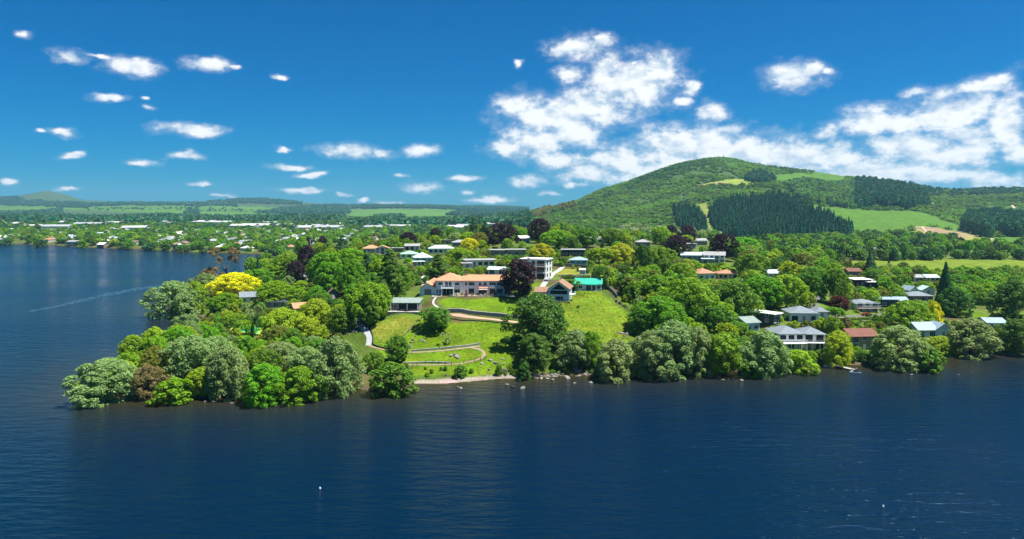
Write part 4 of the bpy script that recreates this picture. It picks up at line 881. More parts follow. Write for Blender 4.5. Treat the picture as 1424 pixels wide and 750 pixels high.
def villa():
    vx, vy, vz = VILLA; o = empty('villa', (vx, vy, vz), R(-1.5)); tag(o, 'long white two storey villa with orange tile roofs, portico and terrace', 'villa')
    for i in range(5): TAKEN.append((vx + 1 + i * 6.5, vy + 3, 7.5))
    W = WM['villa'] = mat('villa_render', (.74, .77, .78), .75, .05, 1, .08, dirt=(.5, .53, .54)); O = RM['orange']
    # tall left block, long right block set back, low garage wing on the left
    wall_part(10, 10, 5.7, '', 0, W, o, 5, 5); roof_part('hip', 10, 10.6, 5.7, 2.3, O, o, .6, 5, 5)
    wall_part(18.6, 8, 5.5, '', 0, W, o, 19.33, 5.3, name='long_wall'); roof_part('gable', 18.2, 8, 5.5, 1.7, O, o, .6, 19.9, 5.3, 'long_roof')
    wall_part(6.2, 6, 2.7, 'gable_y', 1.7, W, o, -3.15, 3.4, name='garage_wall'); g = roof_part('gable_y', 6.2, 6, 2.7, 1.7, O, o, .5, -3.2, 3.4, 'garage_roof')
    roof_part('hip', 5, 5, 4.2, 1.4, O, o, .4, -1.6, 8.5, 'rear_roof'); wall_part(4.6, 4.6, 4.2, '', 0, W, o, -2.36, 8.5, name='rear_wall')
    f, f2 = -.002, 1.298
    for x, w_ in ((1.9, 1.6), (8.2, 1.5)): window(o, x, 3.7, w_, 1.1, f, mull=2)
    for x in (4.2, 5.6): window(o, x, 3.0, 1.1, 2.0, f, mull=1)
    for x, w_, h_ in ((.6, .7, 1.2), (1.7, .7, 1.2), (8.3, 2.0, 1.3)): window(o, x, .8, w_, h_, f)
    for x in (3.4, 4.8, 6.2): window(o, x, .08, 1.05, 2.15, f, fr=DARKTRIM)
    for x, w_ in ((11.6, .8), (13.7, 2.0), (17.0, .9), (18.9, 1.1), (21.8, 2.4), (24.9, 2.4), (27.6, 1.2)): window(o, x, 3.55, w_, 1.15, f2, mull=2 if w_ > 1.5 else 1)
    for x, w_, h_ in ((11.6, .8, 1.1), (13.6, 1.9, 1.9), (17.8, 3.2, 1.9), (21.8, 2.0, 1.5), (24.5, 2.2, 1.5), (27.5, 2.0, 1.4)): window(o, x, .3 if h_ > 1.6 else .7, w_, h_, f2, mull=2, fr=DARKTRIM if h_ > 1.6 else TRIM)
    for z_ in (.9, 3.6):
        for y_ in (2.5, 6.5): window(o, y_, z_, 1.3, 1.2, .002, 'l')
    for y_ in (1.6, 4): window(o, y_, .8, 1.4, 1.2, 6.252, 'l')
    window(o, -3.1, .05, 2.6, 2.1, .398, fr=TRIM, gl=WM['taupe'], mull=0)
    # portico with balcony
    MB().box(2.3, 7.2, -2.6, -.08, 2.62, 2.86).build('balcony', TRIM, o)
    for x in (2.5, 7.0):
        for y_ in (-2.4,): MB().tube([(x, y_, 0), (x, y_, .25), (x, y_, 2.3), (x, y_, 2.615)], [.3, .19, .17, .28], 10).build('column', TRIM, o)
    railing(o, [(2.4, -.2), (2.4, -2.5), (7.1, -2.5), (7.1, -.2)], 2.86, .95, TRIM, .35, 'balustrade')
    for x in (9.8, 16.3, 20.3, 23.2): MB().box(x - .16, x + .16, 1.0, 1.29, 0, 5.2).build('pilaster', TRIM, o)
    MB().poly([(16.6, -.9, 2.55), (20.0, -.9, 2.55), (20.0, 1.25, 3.15), (16.6, 1.25, 3.15), (16.6, -.9, 2.67), (20.0, -.9, 2.67), (20.0, 1.25, 3.27), (16.6, 1.25, 3.27)], [(0,3,2,1),(4,5,6,7),(0,1,5,4),(1,2,6,5),(2,3,7,6),(3,0,4,7)]).build('canopy', RM['terracotta'], o)
    MB().box(16.6, 20.0, -2.2, -.95, 2.25, 2.33).build('awning', TRIM, o)
    for x in (21.8, 24.9): MB().box(x - 1.4, x + 1.4, .35, 1.27, 2.72, 2.86).build('balcony', TRIM, o); railing(o, [(x - 1.35, 1.2), (x - 1.35, .42), (x + 1.35, .42), (x + 1.35, 1.2)], 2.86, .85, TRIM, .4)
    for x in (3.2, 11.2): MB().box(x - .35, x + .35, 4.6, 5.3, 6.6, 8.6).build('chimney', BRICKM, o)
    # terrace in front, with its wall
    t = empty('villa_terrace', (vx, vy, vz), R(-1.5)); tag(t, 'paved terrace with a dark green wall and white balustrade in front of the villa', 'terrace')
    MB().box(-1, 30.5, -5.0, -.02, -1.8, -.03).build('paving', CONC, t); MB().box(7.4, 30, -4.6, .9, -.028, -.005).build('terrace_floor', PAVE, t)
    MB().box(5.2, 27, -5.3, -5.05, -2.4, .15).build('wall', GREENP, t); railing(t, [(6, -4.9), (30.2, -4.9)], -.02, .85, TRIM, .5, 'balustrade')
    MB().box(27.05, 40, -5.25, -5.05, -2.6, -.2).build('wall', STONE, t)
    for i, x in enumerate((8.4, 10.2, 12.0, 14.2, 16.4, 19.6, 21.3, 23.0, 25.2, 27.0, 28.6)):
        q = o.matrix_basis @ Vector((x, -3.4 + .8 * math.sin(i * 2.1) + 1.4, 0))
        tree('terrace_shrub', 'shrub', ['lime', 'mid', 'red', 'green'][(i * 7) % 4], q, random.uniform(.9, 1.6), random.uniform(1.2, 1.9), ['yellow-green', 'green', 'dark red', 'bright green'][(i * 7) % 4] + ' shrub planted on the villa terrace', 'bush', 'shrubs on the villa terrace')
    CH = mat('white_plastic', (.75, .75, .73), .5, .03)
    for i, x in enumerate((7.6, 8.9, 17.6, 19.2)):
        q = o.matrix_basis @ Vector((x, -2.2 - .3 * i, 0)); c = empty('garden_chair', q, i * .9); tag(c, 'white garden chair on the villa terrace', 'chair', 'chairs on the villa terrace')
        MB().box(-.28, .28, -.28, .28, .40, .46).build('seat', CH, c); MB().box(-.28, .28, .24, .30, .462, .95).build('backrest', CH, c)
        for sx in (-1, 1):
            for sy in (-1, 1): MB().box(sx*.25 - .03, sx*.25 + .03, sy*.22 - .03, sy*.22 + .03, 0, .397).build('leg', CH, c)
villa()

TREES = [  # name, shape, leaf colour, pixel x, ground y, top y, width, label
 ('broadleaf_tree','dome','grey',150,556,494,72,'broad grey-green tree at the outer tip of the wooded point, overhanging the lake'),
 ('waterside_bush','shrub','lime',110,548,528,14,'small yellow-green bush at the waterline under the outermost grey-green tree'),
 ('broadleaf_tree','round','green',182,526,487,33,'round bright green tree showing behind the outermost grey-green tree of the point'),
 ('broadleaf_tree','dome','pale',210,500,472,30,'pale silvery tree on the far edge of the wooded point'),
 ('broadleaf_tree','dome','olive',221,532,479,46,'dark olive tree between the pale silvery tree and the brownish tree'),
 ('broadleaf_tree','dome','russet',206,552,503,40,'brownish olive tree between the outermost grey-green tree and the bright green waterside bush'),
 ('broadleaf_tree','dome','grey',267,535,464,64,'tall grey-green tree with a wide dome at the middle of the wooded point'),
 ('broadleaf_tree','dome','grey',320,550,476,58,'grey-green dome tree beside the yellow-green shoreline tree on the point'),
 ('waterside_bush','shrub','green',243,560,522,54,'bright emerald bush spreading down to the lake on the wooded point'),
 ('broadleaf_tree','round','lime',284,551,507,40,'yellow-green tree at the shore behind the emerald waterside bush'),
 ('broadleaf_tree','dome','green',370,559,502,58,'bright green tree leaning over the lake, the larger of a touching pair'),
 ('broadleaf_tree','dome','green',420,557,506,56,'bright green tree leaning over the lake, next to the rocky cove of the beach'),
 ('broadleaf_tree','round','lime',356,520,489,28,'yellow-green tree peeping between grey-green domes on the point'),
 ('broadleaf_tree','dome','grey',392,515,474,50,'grey-green tree with a low dome behind the bright green lakeside pair'),
 ('broadleaf_tree','dome','grey',468,546,464,62,'large grey-green tree at the shore beside the paved lawn path'),
 ('broadleaf_tree','dome','grey',430,530,480,44,'grey-green tree between the bright green lakeside pair and the large shore tree'),
 ('broadleaf_tree','dome','grey',240,441,389,52,'large grey-green dome tree at the headland of the small cove'),
 ('broadleaf_tree','oval','lime',272,437,390,30,'yellow-green tree touching the grey-green dome at the small cove'),
 ('broadleaf_tree','dome','grey',286,412,380,38,'grey tree behind the golden tree, beside the far lake'),
 ('golden_tree','round','gold',327,418,379,52,'brilliant golden yellow tree near the blue-grey cottage'),
 ('broadleaf_tree','round','russet',292,400,372,26,'small dark reddish brown tree behind the golden yellow tree'),
 ('bare_limbed_tree','sparse','russet',316,402,347,48,'sparse brown tree with bare limbs standing up against the lake'),
 ('broadleaf_tree','dome','green',314,433,406,32,'low green dome tree left of the blue-grey cottage'),
 ('broadleaf_tree','dome','lime',384,424,390,54,'yellow-green spreading tree above the dark roofed house'),
 ('broadleaf_tree','round','green',358,400,374,36,'round green tree just behind the golden yellow tree'),
 ('conifer','spire','pine',360,384,355,8,'slim dark conifer standing against the lake behind the golden tree'),
 ('broadleaf_tree','round','green',382,392,366,30,'green tree at the lake edge beside the slim dark conifer'),
 ('broadleaf_tree','round','green',400,388,352,34,'green tree between the slim conifer and the purple beech'),
 ('copper_beech','oval','copper',430,388,341,30,'tall dark purple beech at the back of the green grove, upper of two'),
 ('copper_beech','oval','copper',410,394,362,32,'dark purple beech leaning towards the lake, lower of two'),
 ('copper_beech','round','copper',449,352,329,14,'small round purple beech in front of the lakeside town'),
 ('copper_beech','oval','copper',428,350,330,10,'narrow purple beech behind the tall dark purple beech'),
 ('conifer','cedar','pine',476,356,327,24,'dark pine at the back of the grove, beside the small purple beech'),
 ('broadleaf_tree','oval','green',420,362,329,20,'tall green tree beside the narrow purple beech'),
 ('broadleaf_tree','round','green',455,395,350,38,'bright green grove tree touching the purple beeches'),
 ('broadleaf_tree','round','green',485,390,345,44,'bright green tree crowning the grove above the boathouse paths'),
 ('broadleaf_tree','round','green',462,412,364,44,'bright green tree at the front of the grove, below the purple beeches'),
 ('broadleaf_tree','oval','green',495,408,360,36,'green tree in the grove beside the dark fir'),
 ('conifer','cedar','pine',511,396,350,32,'dark blue-green fir standing left of the great cedar'),
 ('cedar_tree','cedar','dark',546,422,346,44,'great dark cedar with layered branches above the flat roofed pavilion'),
 ('broadleaf_tree','round','green',515,446,392,54,'bright green tree left of the pavilion deck'),
 ('broadleaf_tree','round','mid',517,453,423,26,'round dark green tree shading the top of the paved path'),
 ('broadleaf_tree','round','mid',472,466,426,32,'dark green round tree at the edge of the grove above the paved path'),
 ('broadleaf_tree','dome','lime',440,462,414,52,'light yellow-green tree at the front of the garden grove'),
 ('broadleaf_tree','dome','lime',395,476,427,58,'wide yellow-green tree beside the emerald pool'),
 ('broadleaf_tree','dome','lime',425,482,440,44,'yellow-green tree between the emerald pool and the white boulders'),
 ('cypress','column','dark',305,478,456,5,'slim dark cypress in a garden row by the emerald pool'),
 ('cypress','column','dark',312,478,457,5,'slim dark cypress in a garden row by the emerald pool'),
 ('cypress','column','dark',351,470,447,5,'slim dark cypress at the end of the emerald pool'),
 ('broadleaf_tree','dome','lime',256,480,450,20,'leafy yellow-green tree beside the timber jetty'),
 ('broadleaf_tree','round','mid',607,457,427,38,'round dark green tree alone on the upper lawn under the terrace wall'),
 ('broadleaf_tree','round','mid',552,503,466,34,'round dark green tree on the lawn above the lower path'),
 ('broadleaf_tree','round','mid',521,517,488,25,'small round green tree beside the rough bank by the shore'),
 ('waterside_bush','shrub','mid',543,549,500,58,'large round green bush standing in the water at the end of the beach'),
 ('broadleaf_tree','sparse','pale',620,480,463,16,'leafless pale bush on the open lawn'),
 ('shrub','shrub','mid',640,525,505,20,'green shrub on the bank in the middle of the beach fence'),
 ('shrub','shrub','mid',693,522,504,12,'dark green shrub standing by the boulders at the end of the beach'),
 ('fir_tree','dome','dark',747,480,407,72,'huge dark green tree in the middle of the lawns, below the gabled house'),
 ('broadleaf_tree','dome','dark',743,508,462,52,'dark green tree growing at the foot of the huge lawn tree'),
 ('shrub','shrub','dark',730,528,501,22,'dark green shrub on the rocky bank at the lake under the big lawn trees'),
 ('broadleaf_tree','dome','grey',799,507,457,42,'grey-green dome tree at the foot of the right hand lawn'),
 ('broadleaf_tree','oval','green',823,508,459,32,'bright green tree squeezed between two grey-green trees below the paddock'),
 ('broadleaf_tree','dome','grey',857,525,468,56,'grey-green tree over the lake below the worn patch of the paddock'),
 ('broadleaf_tree','dome','grey',905,522,456,54,'broad grey-green tree at the lake, left of the tallest grey-green one'),
 ('broadleaf_tree','dome','grey',938,520,442,64,'tallest grey-green dome tree along the right hand shore'),
 ('broadleaf_tree','dome','green',915,466,410,64,'dense green tree on the right edge of the paddock'),
 ('broadleaf_tree','dome','mid',893,462,425,34,'dark green tree shading the corner of the paddock'),
 ('broadleaf_tree','dome','grey',966,520,452,46,'grey-green tree on the shore beside the bright green lakeside tree'),
 ('broadleaf_tree','round','green',1006,522,462,50,'bright green lakeside tree between grey-green domes'),
 ('broadleaf_tree','dome','grey',1060,520,456,58,'big grey-green dome tree in front of the pale green-grey roofed house'),
 ('waterside_bush','shrub','green',1046,523,496,30,'light green bush at the waterline under the big grey-green dome'),
 ('broadleaf_tree','dome','lime',1110,516,484,46,'bright yellow-green tree below the white waterfront house'),
 ('waterside_bush','shrub','lime',1080,517,498,20,'yellow-green bush at the foot of the small timber landing'),
 ('broadleaf_tree','round','green',1021,466,446,30,'round green tree left of the pale green-grey roofed house'),
 ('broadleaf_tree','dome','green',955,455,385,64,'big bright green tree on the slope below the terracotta roofs'),
 ('broadleaf_tree','dome','mid',1020,448,388,62,'dark green tree on the slope right of the terracotta roofed house'),
 ('broadleaf_tree','round','mid',990,470,425,50,'dark green hillside tree above the bright green lakeside tree'),
 ('broadleaf_tree','round','green',1058,430,383,50,'tall green tree above the white flat roof'),
 ('broadleaf_tree','round','lime',1093,430,381,42,'light green tree behind the grey hip roofed house'),
 ('broadleaf_tree','round','mid',1127,418,370,38,'dark green tree beside the rising grey road'),
 ('broadleaf_tree','oval','lime',1122,428,405,20,'small yellow-green conical tree left of the rising road'),
 ('broadleaf_tree','round','red',1166,434,411,24,'dark red leaved tree by the bend of the grey road'),
 ('street_tree','spread','green',1161,443,427,25,'small umbrella shaped green tree at the road junction'),
 ('broadleaf_tree','oval','mid',1163,424,373,38,'tall dark green tree on the right of the rising grey road'),
 ('broadleaf_tree','round','green',1157,472,440,26,'green tree between the white waterfront house and the road'),
 ('broadleaf_tree','dome','lime',1165,508,457,42,'yellow-green tree above the long jetty'),
 ('shrub','column','russet',1177,461,441,14,'upright bronze conifer shrub by the road'),
 ('broadleaf_tree','dome','green',1260,461,417,52,'wide dark-shaded green tree beside the golden conifer'),
 ('golden_conifer','column','gold',1297,459,419,22,'golden yellow upright conifer behind the blue gabled house'),
 ('conifer','spire','pine',1312,434,364,28,'tall dark spire conifer above the blue gabled house'),
 ('broadleaf_tree','dome','dark',1328,440,398,36,'dark green tree at the foot of the tall spire conifer'),
 ('broadleaf_tree','dome','dark',1408,446,388,52,'large dark tree at the edge of the grassy strip, far right shore'),
 ('broadleaf_tree','dome','grey',1249,510,450,64,'grey-green dome tree in front of the red roofed house'),
 ('broadleaf_tree','dome','grey',1282,512,474,36,'lower grey-green tree attached to the dome by the red roofed house'),
 ('waterside_bush','shrub','mid',1294,516,481,36,'smooth dark green bush ending the small headland'),
 ('broadleaf_tree','dome','grey',1350,493,440,60,'grey-green dome tree right of the blue gabled house'),
 ('broadleaf_tree','dome','dark',1410,492,441,46,'dark green tree on the shore lawn behind the blue-roofed cottage'),
 ('broadleaf_tree','dome','lime',1308,492,465,36,'yellow-green tree between the small headland and the grey-green dome'),
 ('copper_beech','round','copper',722,411,360,56,'round dark purple beech beside the long orange roofed villa'),
 ('copper_beech','round','copper',698,345,310,34,'large dark purple beech on the ridge behind the white modern house'),
 ('copper_beech','round','copper',750,338,304,31,'dark purple beech on the ridge under the mountain slope'),
 ('copper_beech','round','copper',569,344,323,24,'dark purple beech above the pale green roof'),
 ('copper_beech','round','copper',606,336,317,16,'small dark purple beech on the left end of the ridge'),
 ('copper_beech','round','copper',942,360,327,36,'dark purple beech left of the long pale roofed house'),
 ('copper_beech','round','copper',956,340,313,24,'dark purple beech above the white house on the right of the ridge'),
 ('copper_beech','round','copper',932,334,313,18,'small dark purple beech next to the white ridge house'),
 ('copper_beech','round','copper',1006,362,325,34,'dark purple beech beside the grey house with the chimney'),
 ('conifer','cedar','dark',609,388,352,30,'dark pine behind the left end of the orange roofed villa'),
 ('conifer','cedar','pine',658,338,303,20,'tall pine on the skyline of the ridge, left of two'),
 ('conifer','cedar','pine',676,340,307,20,'tall pine on the skyline of the ridge beside the large purple beech'),
 ('broadleaf_tree','dome','olive',667,344,323,30,'olive dome tree in front of the skyline pines'),
 ('golden_tree','round','gold',652,350,331,20,'yellow tree in front of the skyline pines'),
 ('broadleaf_tree','dome','ygold',752,361,338,32,'yellow-orange dome tree behind the white modern house'),
 ('broadleaf_tree','round','lime',605,343,327,18,'yellow-green tree below the small ridge beech'),
 ('broadleaf_tree','round','lime',640,362,345,34,'yellow-green tree above the long flat white house'),
 ('broadleaf_tree','dome','ygold',862,366,338,40,'big yellow topped tree on the lawn terrace right of the dark modern house'),
 ('broadleaf_tree','spread','lime',833,366,345,34,'pale green umbrella tree beside the dark modern house'),
 ('broadleaf_tree','oval','dark',836,402,370,26,'dark green tree standing behind the teal roofed cottage'),
 ('broadleaf_tree','round','mid',793,404,388,28,'green tree between the gabled house and the teal roofed cottage'),
 ('broadleaf_tree','oval','dark',896,388,340,26,'tall dark tree above the pale statue garden'),
 ('broadleaf_tree','round','green',918,376,343,34,'green tree beside the tall dark garden tree'),
 ('broadleaf_tree','round','lime',918,340,315,28,'bright light green tree on the ridge next to the purple beeches'),
 ('broadleaf_tree','round','mid',815,344,317,32,'dark green ridge tree right of the dark purple beech'),
 ('broadleaf_tree','round','green',775,346,320,38,'green ridge tree under the mountain slope beside the purple beech'),
 ('broadleaf_tree','round','mid',850,342,318,28,'dark green ridge tree behind the yellow topped tree'),
 ('cypress','column','dark',837,350,335,7,'slim dark cypress among the ridge trees'),
 ('broadleaf_tree','round','olive',945,395,360,44,'olive tree left of the terracotta roofed house'),
 ('broadleaf_tree','round','green',1032,352,330,44,'green tree right of the grey house with the chimney'),
 ('broadleaf_tree','round','mid',1045,392,352,36,'tall green tree behind the terracotta roofed annex'),
 ('golden_tree','dome','gold',1118,358,348,20,'low yellow tree at the foot of the dark pine plantation'),
 ('conifer','spire','pine',1211,384,352,26,'broad dark conifer at the edge of the flat field'),
 ('conifer','spire','pine',1182,370,359,7,'small dark conifer on the edge of the flat field'),
 ('conifer','spire','pine',1236,372,361,8,'small pointed conifer beside the broad conifer by the field'),
]
for t in TREES:
    t = list(t); t[6] *= 1.2 if (t[1], t[2]) == ('dome', 'grey') else 1.08 if t[1] in ('dome', 'round') else 1
    ptree(t[0], t[1], t[2], *t[3:7], t[7], cat='bush' if 'bush' in t[0] or t[0] == 'shrub' else 'tree', group='cypresses by the emerald pool' if 'garden row' in t[7] else None)

# woodland and garden fill: (pixel outline of the plot, count, tree mix, height range m, slimness, label place, group)
def scatter(poly, n, mix, hr, place, group, ratio=(.8, 1.15), gap=.75, name=None, cat='tree', shapes=None, avoid=True):
    P = wpoly(poly); lo, hi = P.min(0), P.max(0); got = 0
    for _ in range(n * 40):
        if got >= n: break
        q = lo + RNG.uniform(size=2) * (hi - lo)
        if not inside(P, q[None])[0]: continue
        h = random.uniform(*hr); w = h * random.uniform(*ratio)
        if avoid and any((q[0] - a) ** 2 + (q[1] - b) ** 2 < (c + w * .5 * gap) ** 2 for a, b, c in TAKEN): continue
        z = H1(*q)
        if z < .15 or hides(q[0], q[1], z, h, w): continue
        col = random.choice(mix); sh = random.choice(shapes or (['shrub'] if cat == 'bush' else ['round', 'dome', 'oval', 'round']))
        TAKEN.append((q[0], q[1], w * .5 * gap)); got += 1
        kind = 'shrub' if cat == 'bush' else 'tree'
        third = (h - hr[0]) / (hr[1] - hr[0]); size = 'low' if third < .33 else 'tall' if third > .67 else 'mid-sized'
        tree(name or ('shrub' if cat == 'bush' else 'broadleaf_tree'), sh, col, (q[0], q[1], z - .1), h, w, '%s %s %s %s' % (size, LEAF[col][0], kind, place), cat, '%s %s %s' % (size, LEAF[col][0], group))
    return got
G4 = ['green', 'mid', 'lime', 'dark', 'green', 'grey', 'olive']
scatter([(130,548),(200,500),(262,470),(350,485),(440,490),(480,510),(470,540),(350,550),(220,553)], 34, ['grey','green','lime','olive','mid'], (6, 11), 'filling the wooded point between the big shore trees', 'trees filling the wooded point')
scatter([(270,440),(300,425),(335,440),(420,450),(430,470),(380,490),(300,488),(262,468)], 34, ['lime','green','mid','olive'], (2.5, 5.5), 'in the gardens round the emerald pool', 'shrubs round the emerald pool', cat='bush')
scatter([(280,410),(330,395),(400,390),(440,400),(450,450),(400,450),(300,432)], 26, G4, (5, 9), 'in the gardens of the left hand cottages', 'trees of the left hand cottages')
scatter([(330,390),(400,362),(450,352),(500,352),(500,385),(430,400),(350,400)], 24, ['green','green','lime','mid'], (7, 13), 'in the grove behind the left hand cottages', 'trees of the left hand grove')
scatter([(430,440),(450,405),(520,395),(560,400),(540,418),(500,455),(450,460)], 26, ['green','lime','mid','dark','green'], (7, 12), 'in the grove below the great cedar', 'trees below the great cedar')
scatter([(580,362),(720,352),(720,372),(640,382),(590,395)], 34, ['lime','green','mid','olive'], (2, 4.5), 'in the hillside gardens behind the villa', 'shrubs behind the villa', cat='bush')
scatter([(765,372),(790,365),(860,366),(930,372),(930,395),(880,398),(850,392)], 34, ['lime','green','mid','dark'], (2, 4.5), 'on the terraces right of the white modern house', 'shrubs on the terraces', cat='bush')
scatter([(860,404),(930,398),(950,410),(900,425),(868,420)], 22, ['lime','green','mid'], (1.5, 3), 'in the garden of the pale statue', 'shrubs of the statue garden', cat='bush')
scatter([(900,400),(960,385),(1050,395),(1060,450),(1010,480),(930,470),(900,440)], 30, ['green','mid','dark','lime'], (8, 13), 'on the wooded slope right of the paddock', 'trees on the slope right of the paddock')
scatter([(850,505),(900,490),(1000,485),(1090,490),(1085,512),(1000,517),(900,518)], 26, ['grey','green','mid'], (5, 9), 'along the right hand shore', 'trees along the right hand shore')
scatter([(1090,470),(1090,448),(1160,445),(1230,447),(1270,470),(1260,485),(1170,490)], 30, ['lime','green','mid','olive'], (2, 4.5), 'in the gardens along the lower road', 'shrubs along the lower road', cat='bush')
scatter([(1060,500),(1130,488),(1230,488),(1220,503),(1130,510)], 26, ['lime','green','mid'], (2, 4.5), 'on the bank behind the jetties', 'shrubs behind the jetties', cat='bush')
scatter([(1290,487),(1330,465),(1424,465),(1424,488),(1330,486)], 22, ['lime','green','mid'], (2, 4.5), 'round the cottages of the right hand bay', 'shrubs of the right hand bay', cat='bush')
scatter([(690,520),(735,505),(800,503),(840,515),(800,521),(730,526)], 16, ['lime','mid','green','pale'], (1, 2.4), 'on the rocky bank below the big lawn trees', 'shrubs on the rocky bank', cat='bush')
scatter([(510,520),(520,505),(570,512),(660,516),(660,526),(570,530)], 14, ['lime','mid','pale'], (.8, 2), 'on the bank above the beach', 'shrubs above the beach', cat='bush')

def wood(poly, n, hr, label, kinds, ratio=(.85, 1.2), name='woodland', weights=None, avoid=(), taken=True, sink=.1, clear=True):
    P = poly if isinstance(poly, np.ndarray) else wpoly(poly); q = points_in(P, n, avoid, taken); z = height(q); q, z = q[z > .15], z[z > .15]
    h = RNG.uniform(*hr, len(q)); w = h * RNG.uniform(*ratio, len(q))
    if clear:
        for i in range(len(q)):
            for _ in range(4):
                if hides(q[i, 0], q[i, 1], z[i], h[i], w[i]): h[i] *= .6; w[i] *= .72
        k = h > .12; q, z, h, w = q[k], z[k], h[k], w[k]
    return mass(name, label, np.column_stack([q, z - sink]), h, w, kinds, weights)
GARDEN = [('round', 'green', 1900, .045), ('dome', 'mid', 1900, .045), ('round', 'lime', 1900, .045), ('oval', 'dark', 1900, .045), ('round', 'olive', 1900, .045), ('dome', 'grey', 1900, .045), ('shrub', 'green', 1200, .06), ('shrub', 'lime', 1200, .06)]
wood([(480,352),(560,342),(600,345),(600,372),(560,400),(500,380)], 70, (3, 8), 'green trees and shrubs between the orange roof and the great cedar', GARDEN)
wood([(470,354),(500,339),(545,336),(640,327),(760,326),(860,325),(960,328),(960,352),(880,362),(760,346),(640,352),(550,352)], 620, (3.5, 9), 'garden trees of many greens along the top of the ridge', GARDEN)
wood([(930,374),(1000,345),(1140,350),(1180,375),(1130,420),(1060,425),(960,395)], 200, (4, 10), 'garden trees of many greens on the hillside above the road', GARDEN)
wood([(1170,440),(1180,372),(1260,378),(1340,385),(1340,430),(1260,446)], 190, (3, 7), 'garden trees round the houses by the flat field', GARDEN)
wood([(1310,425),(1330,384),(1480,384),(1480,432)], 170, (5, 8.5), 'low bright green wood beside the flat field', [('round', 'green', 1900, .045), ('dome', 'green', 1900, .045), ('round', 'mid', 1900, .045)])
wood([(1040,512),(1060,470),(1180,445),(1310,470),(1424,455),(1424,488),(1300,488),(1220,503),(1130,508)], 160, (1.2, 3), 'garden shrubs along the right hand shore', GARDEN[-2:] + GARDEN[:2], name='shrubbery')
wood([(250,478),(290,440),(330,400),(460,395),(560,398),(500,460),(430,500),(300,500)], 260, (1.5, 5), 'garden shrubs and small trees on the left hand slope', GARDEN, name='shrubbery')
wood([(860,402),(940,385),(1050,395),(1060,470),(1000,500),(900,500),(893,440)], 150, (3, 8), 'undergrowth on the wooded slope right of the paddock', GARDEN, name='undergrowth')
wood([(130,550),(200,500),(262,472),(440,490),(480,520),(470,543),(350,552),(220,555)], 130, (2.5, 6), 'undergrowth beneath the trees of the wooded point', GARDEN, name='undergrowth')
wood([(580,368),(720,352),(800,352),(930,366),(930,392),(850,396),(790,372),(720,376),(640,384),(590,397)], 200, (1, 3.2), 'garden shrubs on the terraces above the villa', GARDEN[-2:] + GARDEN[:3], name='shrubbery')
wood([(575,395),(600,372),(700,352),(760,350),(765,372),(745,378),(720,380),(640,386),(600,400)], 160, (1, 4), 'garden planting on the slope right behind the villa', GARDEN, name='shrubbery')
wood([(840,400),(850,380),(930,368),(960,385),(940,412),(900,410),(870,404)], 120, (1.5, 5), 'garden planting round the statue garden', GARDEN, name='shrubbery')
# rough grass over the lawns
for k, poly in enumerate(([(512,470),(545,440),(622,447),(715,452),(715,515),(660,520),(575,522),(530,505)], [(786,407),(836,407),(858,425),(882,442),(895,470),(872,482),(830,474),(790,474),(768,450),(780,425)])):
    wood(poly, 2200, (.07, .17), 'rough grass tufts of the ' + ('left hand lawn' if k == 0 else 'paddock'), [('shrub', 'lime', 26, .2), ('shrub', 'green', 26, .2), ('shrub', 'olive', 26, .2)], (2, 5), 'grass', clear=False, taken=False, sink=.05)
wood([(560,400),(575,350),(640,345),(760,345),(830,350),(930,350),(960,385),(930,410),(850,400),(830,372),(790,368),(762,372),(730,372),(640,384),(590,400)], 520, (.7, 2.2), 'low garden shrubs and flower beds on the upper slopes', [('shrub', 'mid', 260, .12), ('shrub', 'lime', 260, .12), ('shrub', 'dark', 260, .12), ('shrub', 'olive', 260, .12), ('shrub', 'pale', 260, .12), ('shrub', 'red', 260, .12)], (1.0, 1.8), 'flower_beds', [5, 4, 4, 3, 2, .6])
wood([(1060,470),(1075,445),(1130,445),(1180,447),(1260,445),(1330,450),(1420,452),(1420,480),(1300,478),(1180,482)], 260, (.7, 2.0), 'low garden shrubs between the shore houses', [('shrub', 'mid', 260, .12), ('shrub', 'lime', 260, .12), ('shrub', 'dark', 260, .12), ('shrub', 'olive', 260, .12), ('shrub', 'pale', 260, .12)], (1.0, 1.8), 'flower_beds')

# ------------------------------------------------------------ mountain, far hills and the town across the lake
FIELDS = [c[0] for c in COVER[13:]]
def far_wood(poly, spacing, hr, wr, label, kinds, name='forest', avoid=(), weights=None, patch=None, gaps=None):
    P = wpoly(poly) if not isinstance(poly, np.ndarray) else poly
    A = .5 * abs(np.dot(P[:, 0], np.roll(P[:, 1], 1)) - np.dot(P[:, 1], np.roll(P[:, 0], 1))); n = int(A / spacing ** 2)
    q = points_in(P, n, avoid, False)
    if gaps: q = q[vnoise(q[:, 0], q[:, 1], gaps, 31) + .4 * vnoise(q[:, 0], q[:, 1], gaps * .3, 32) < .33]
    z = height(q); h = RNG.uniform(*hr, len(q)); w = RNG.uniform(*wr, len(q))
    return mass(name, label, np.column_stack([q, z - .3]), h, w, kinds, weights, patch)
SP = [('spire', 'forest', 420, .09), ('spire', 'pine', 420, .09)]; RT = [('round', 'forest', 340, .10), ('oval', 'pine', 340, .10), ('round', 'teal', 340, .10)]
PLANT = [[(985,303),(1000,284),(1040,280),(1090,277),(1110,287),(1150,302),(1188,322),(1178,331),(1090,335),(1000,328)], [(936,294),(965,292),(984,318),(976,326),(942,316)],
         [(1088,258),(1105,254),(1190,254),(1190,292),(1150,287),(1110,278)], [(1190,254),(1250,260),(1276,264),(1292,287),(1262,293),(1216,287),(1190,293)]]
PW = [wpoly(p) for p in PLANT]
far_wood(PW[0], 6.8, (12, 24), (6, 10), 'dense dark conifer plantation on the lower mountain slope', SP, 'conifer_plantation')
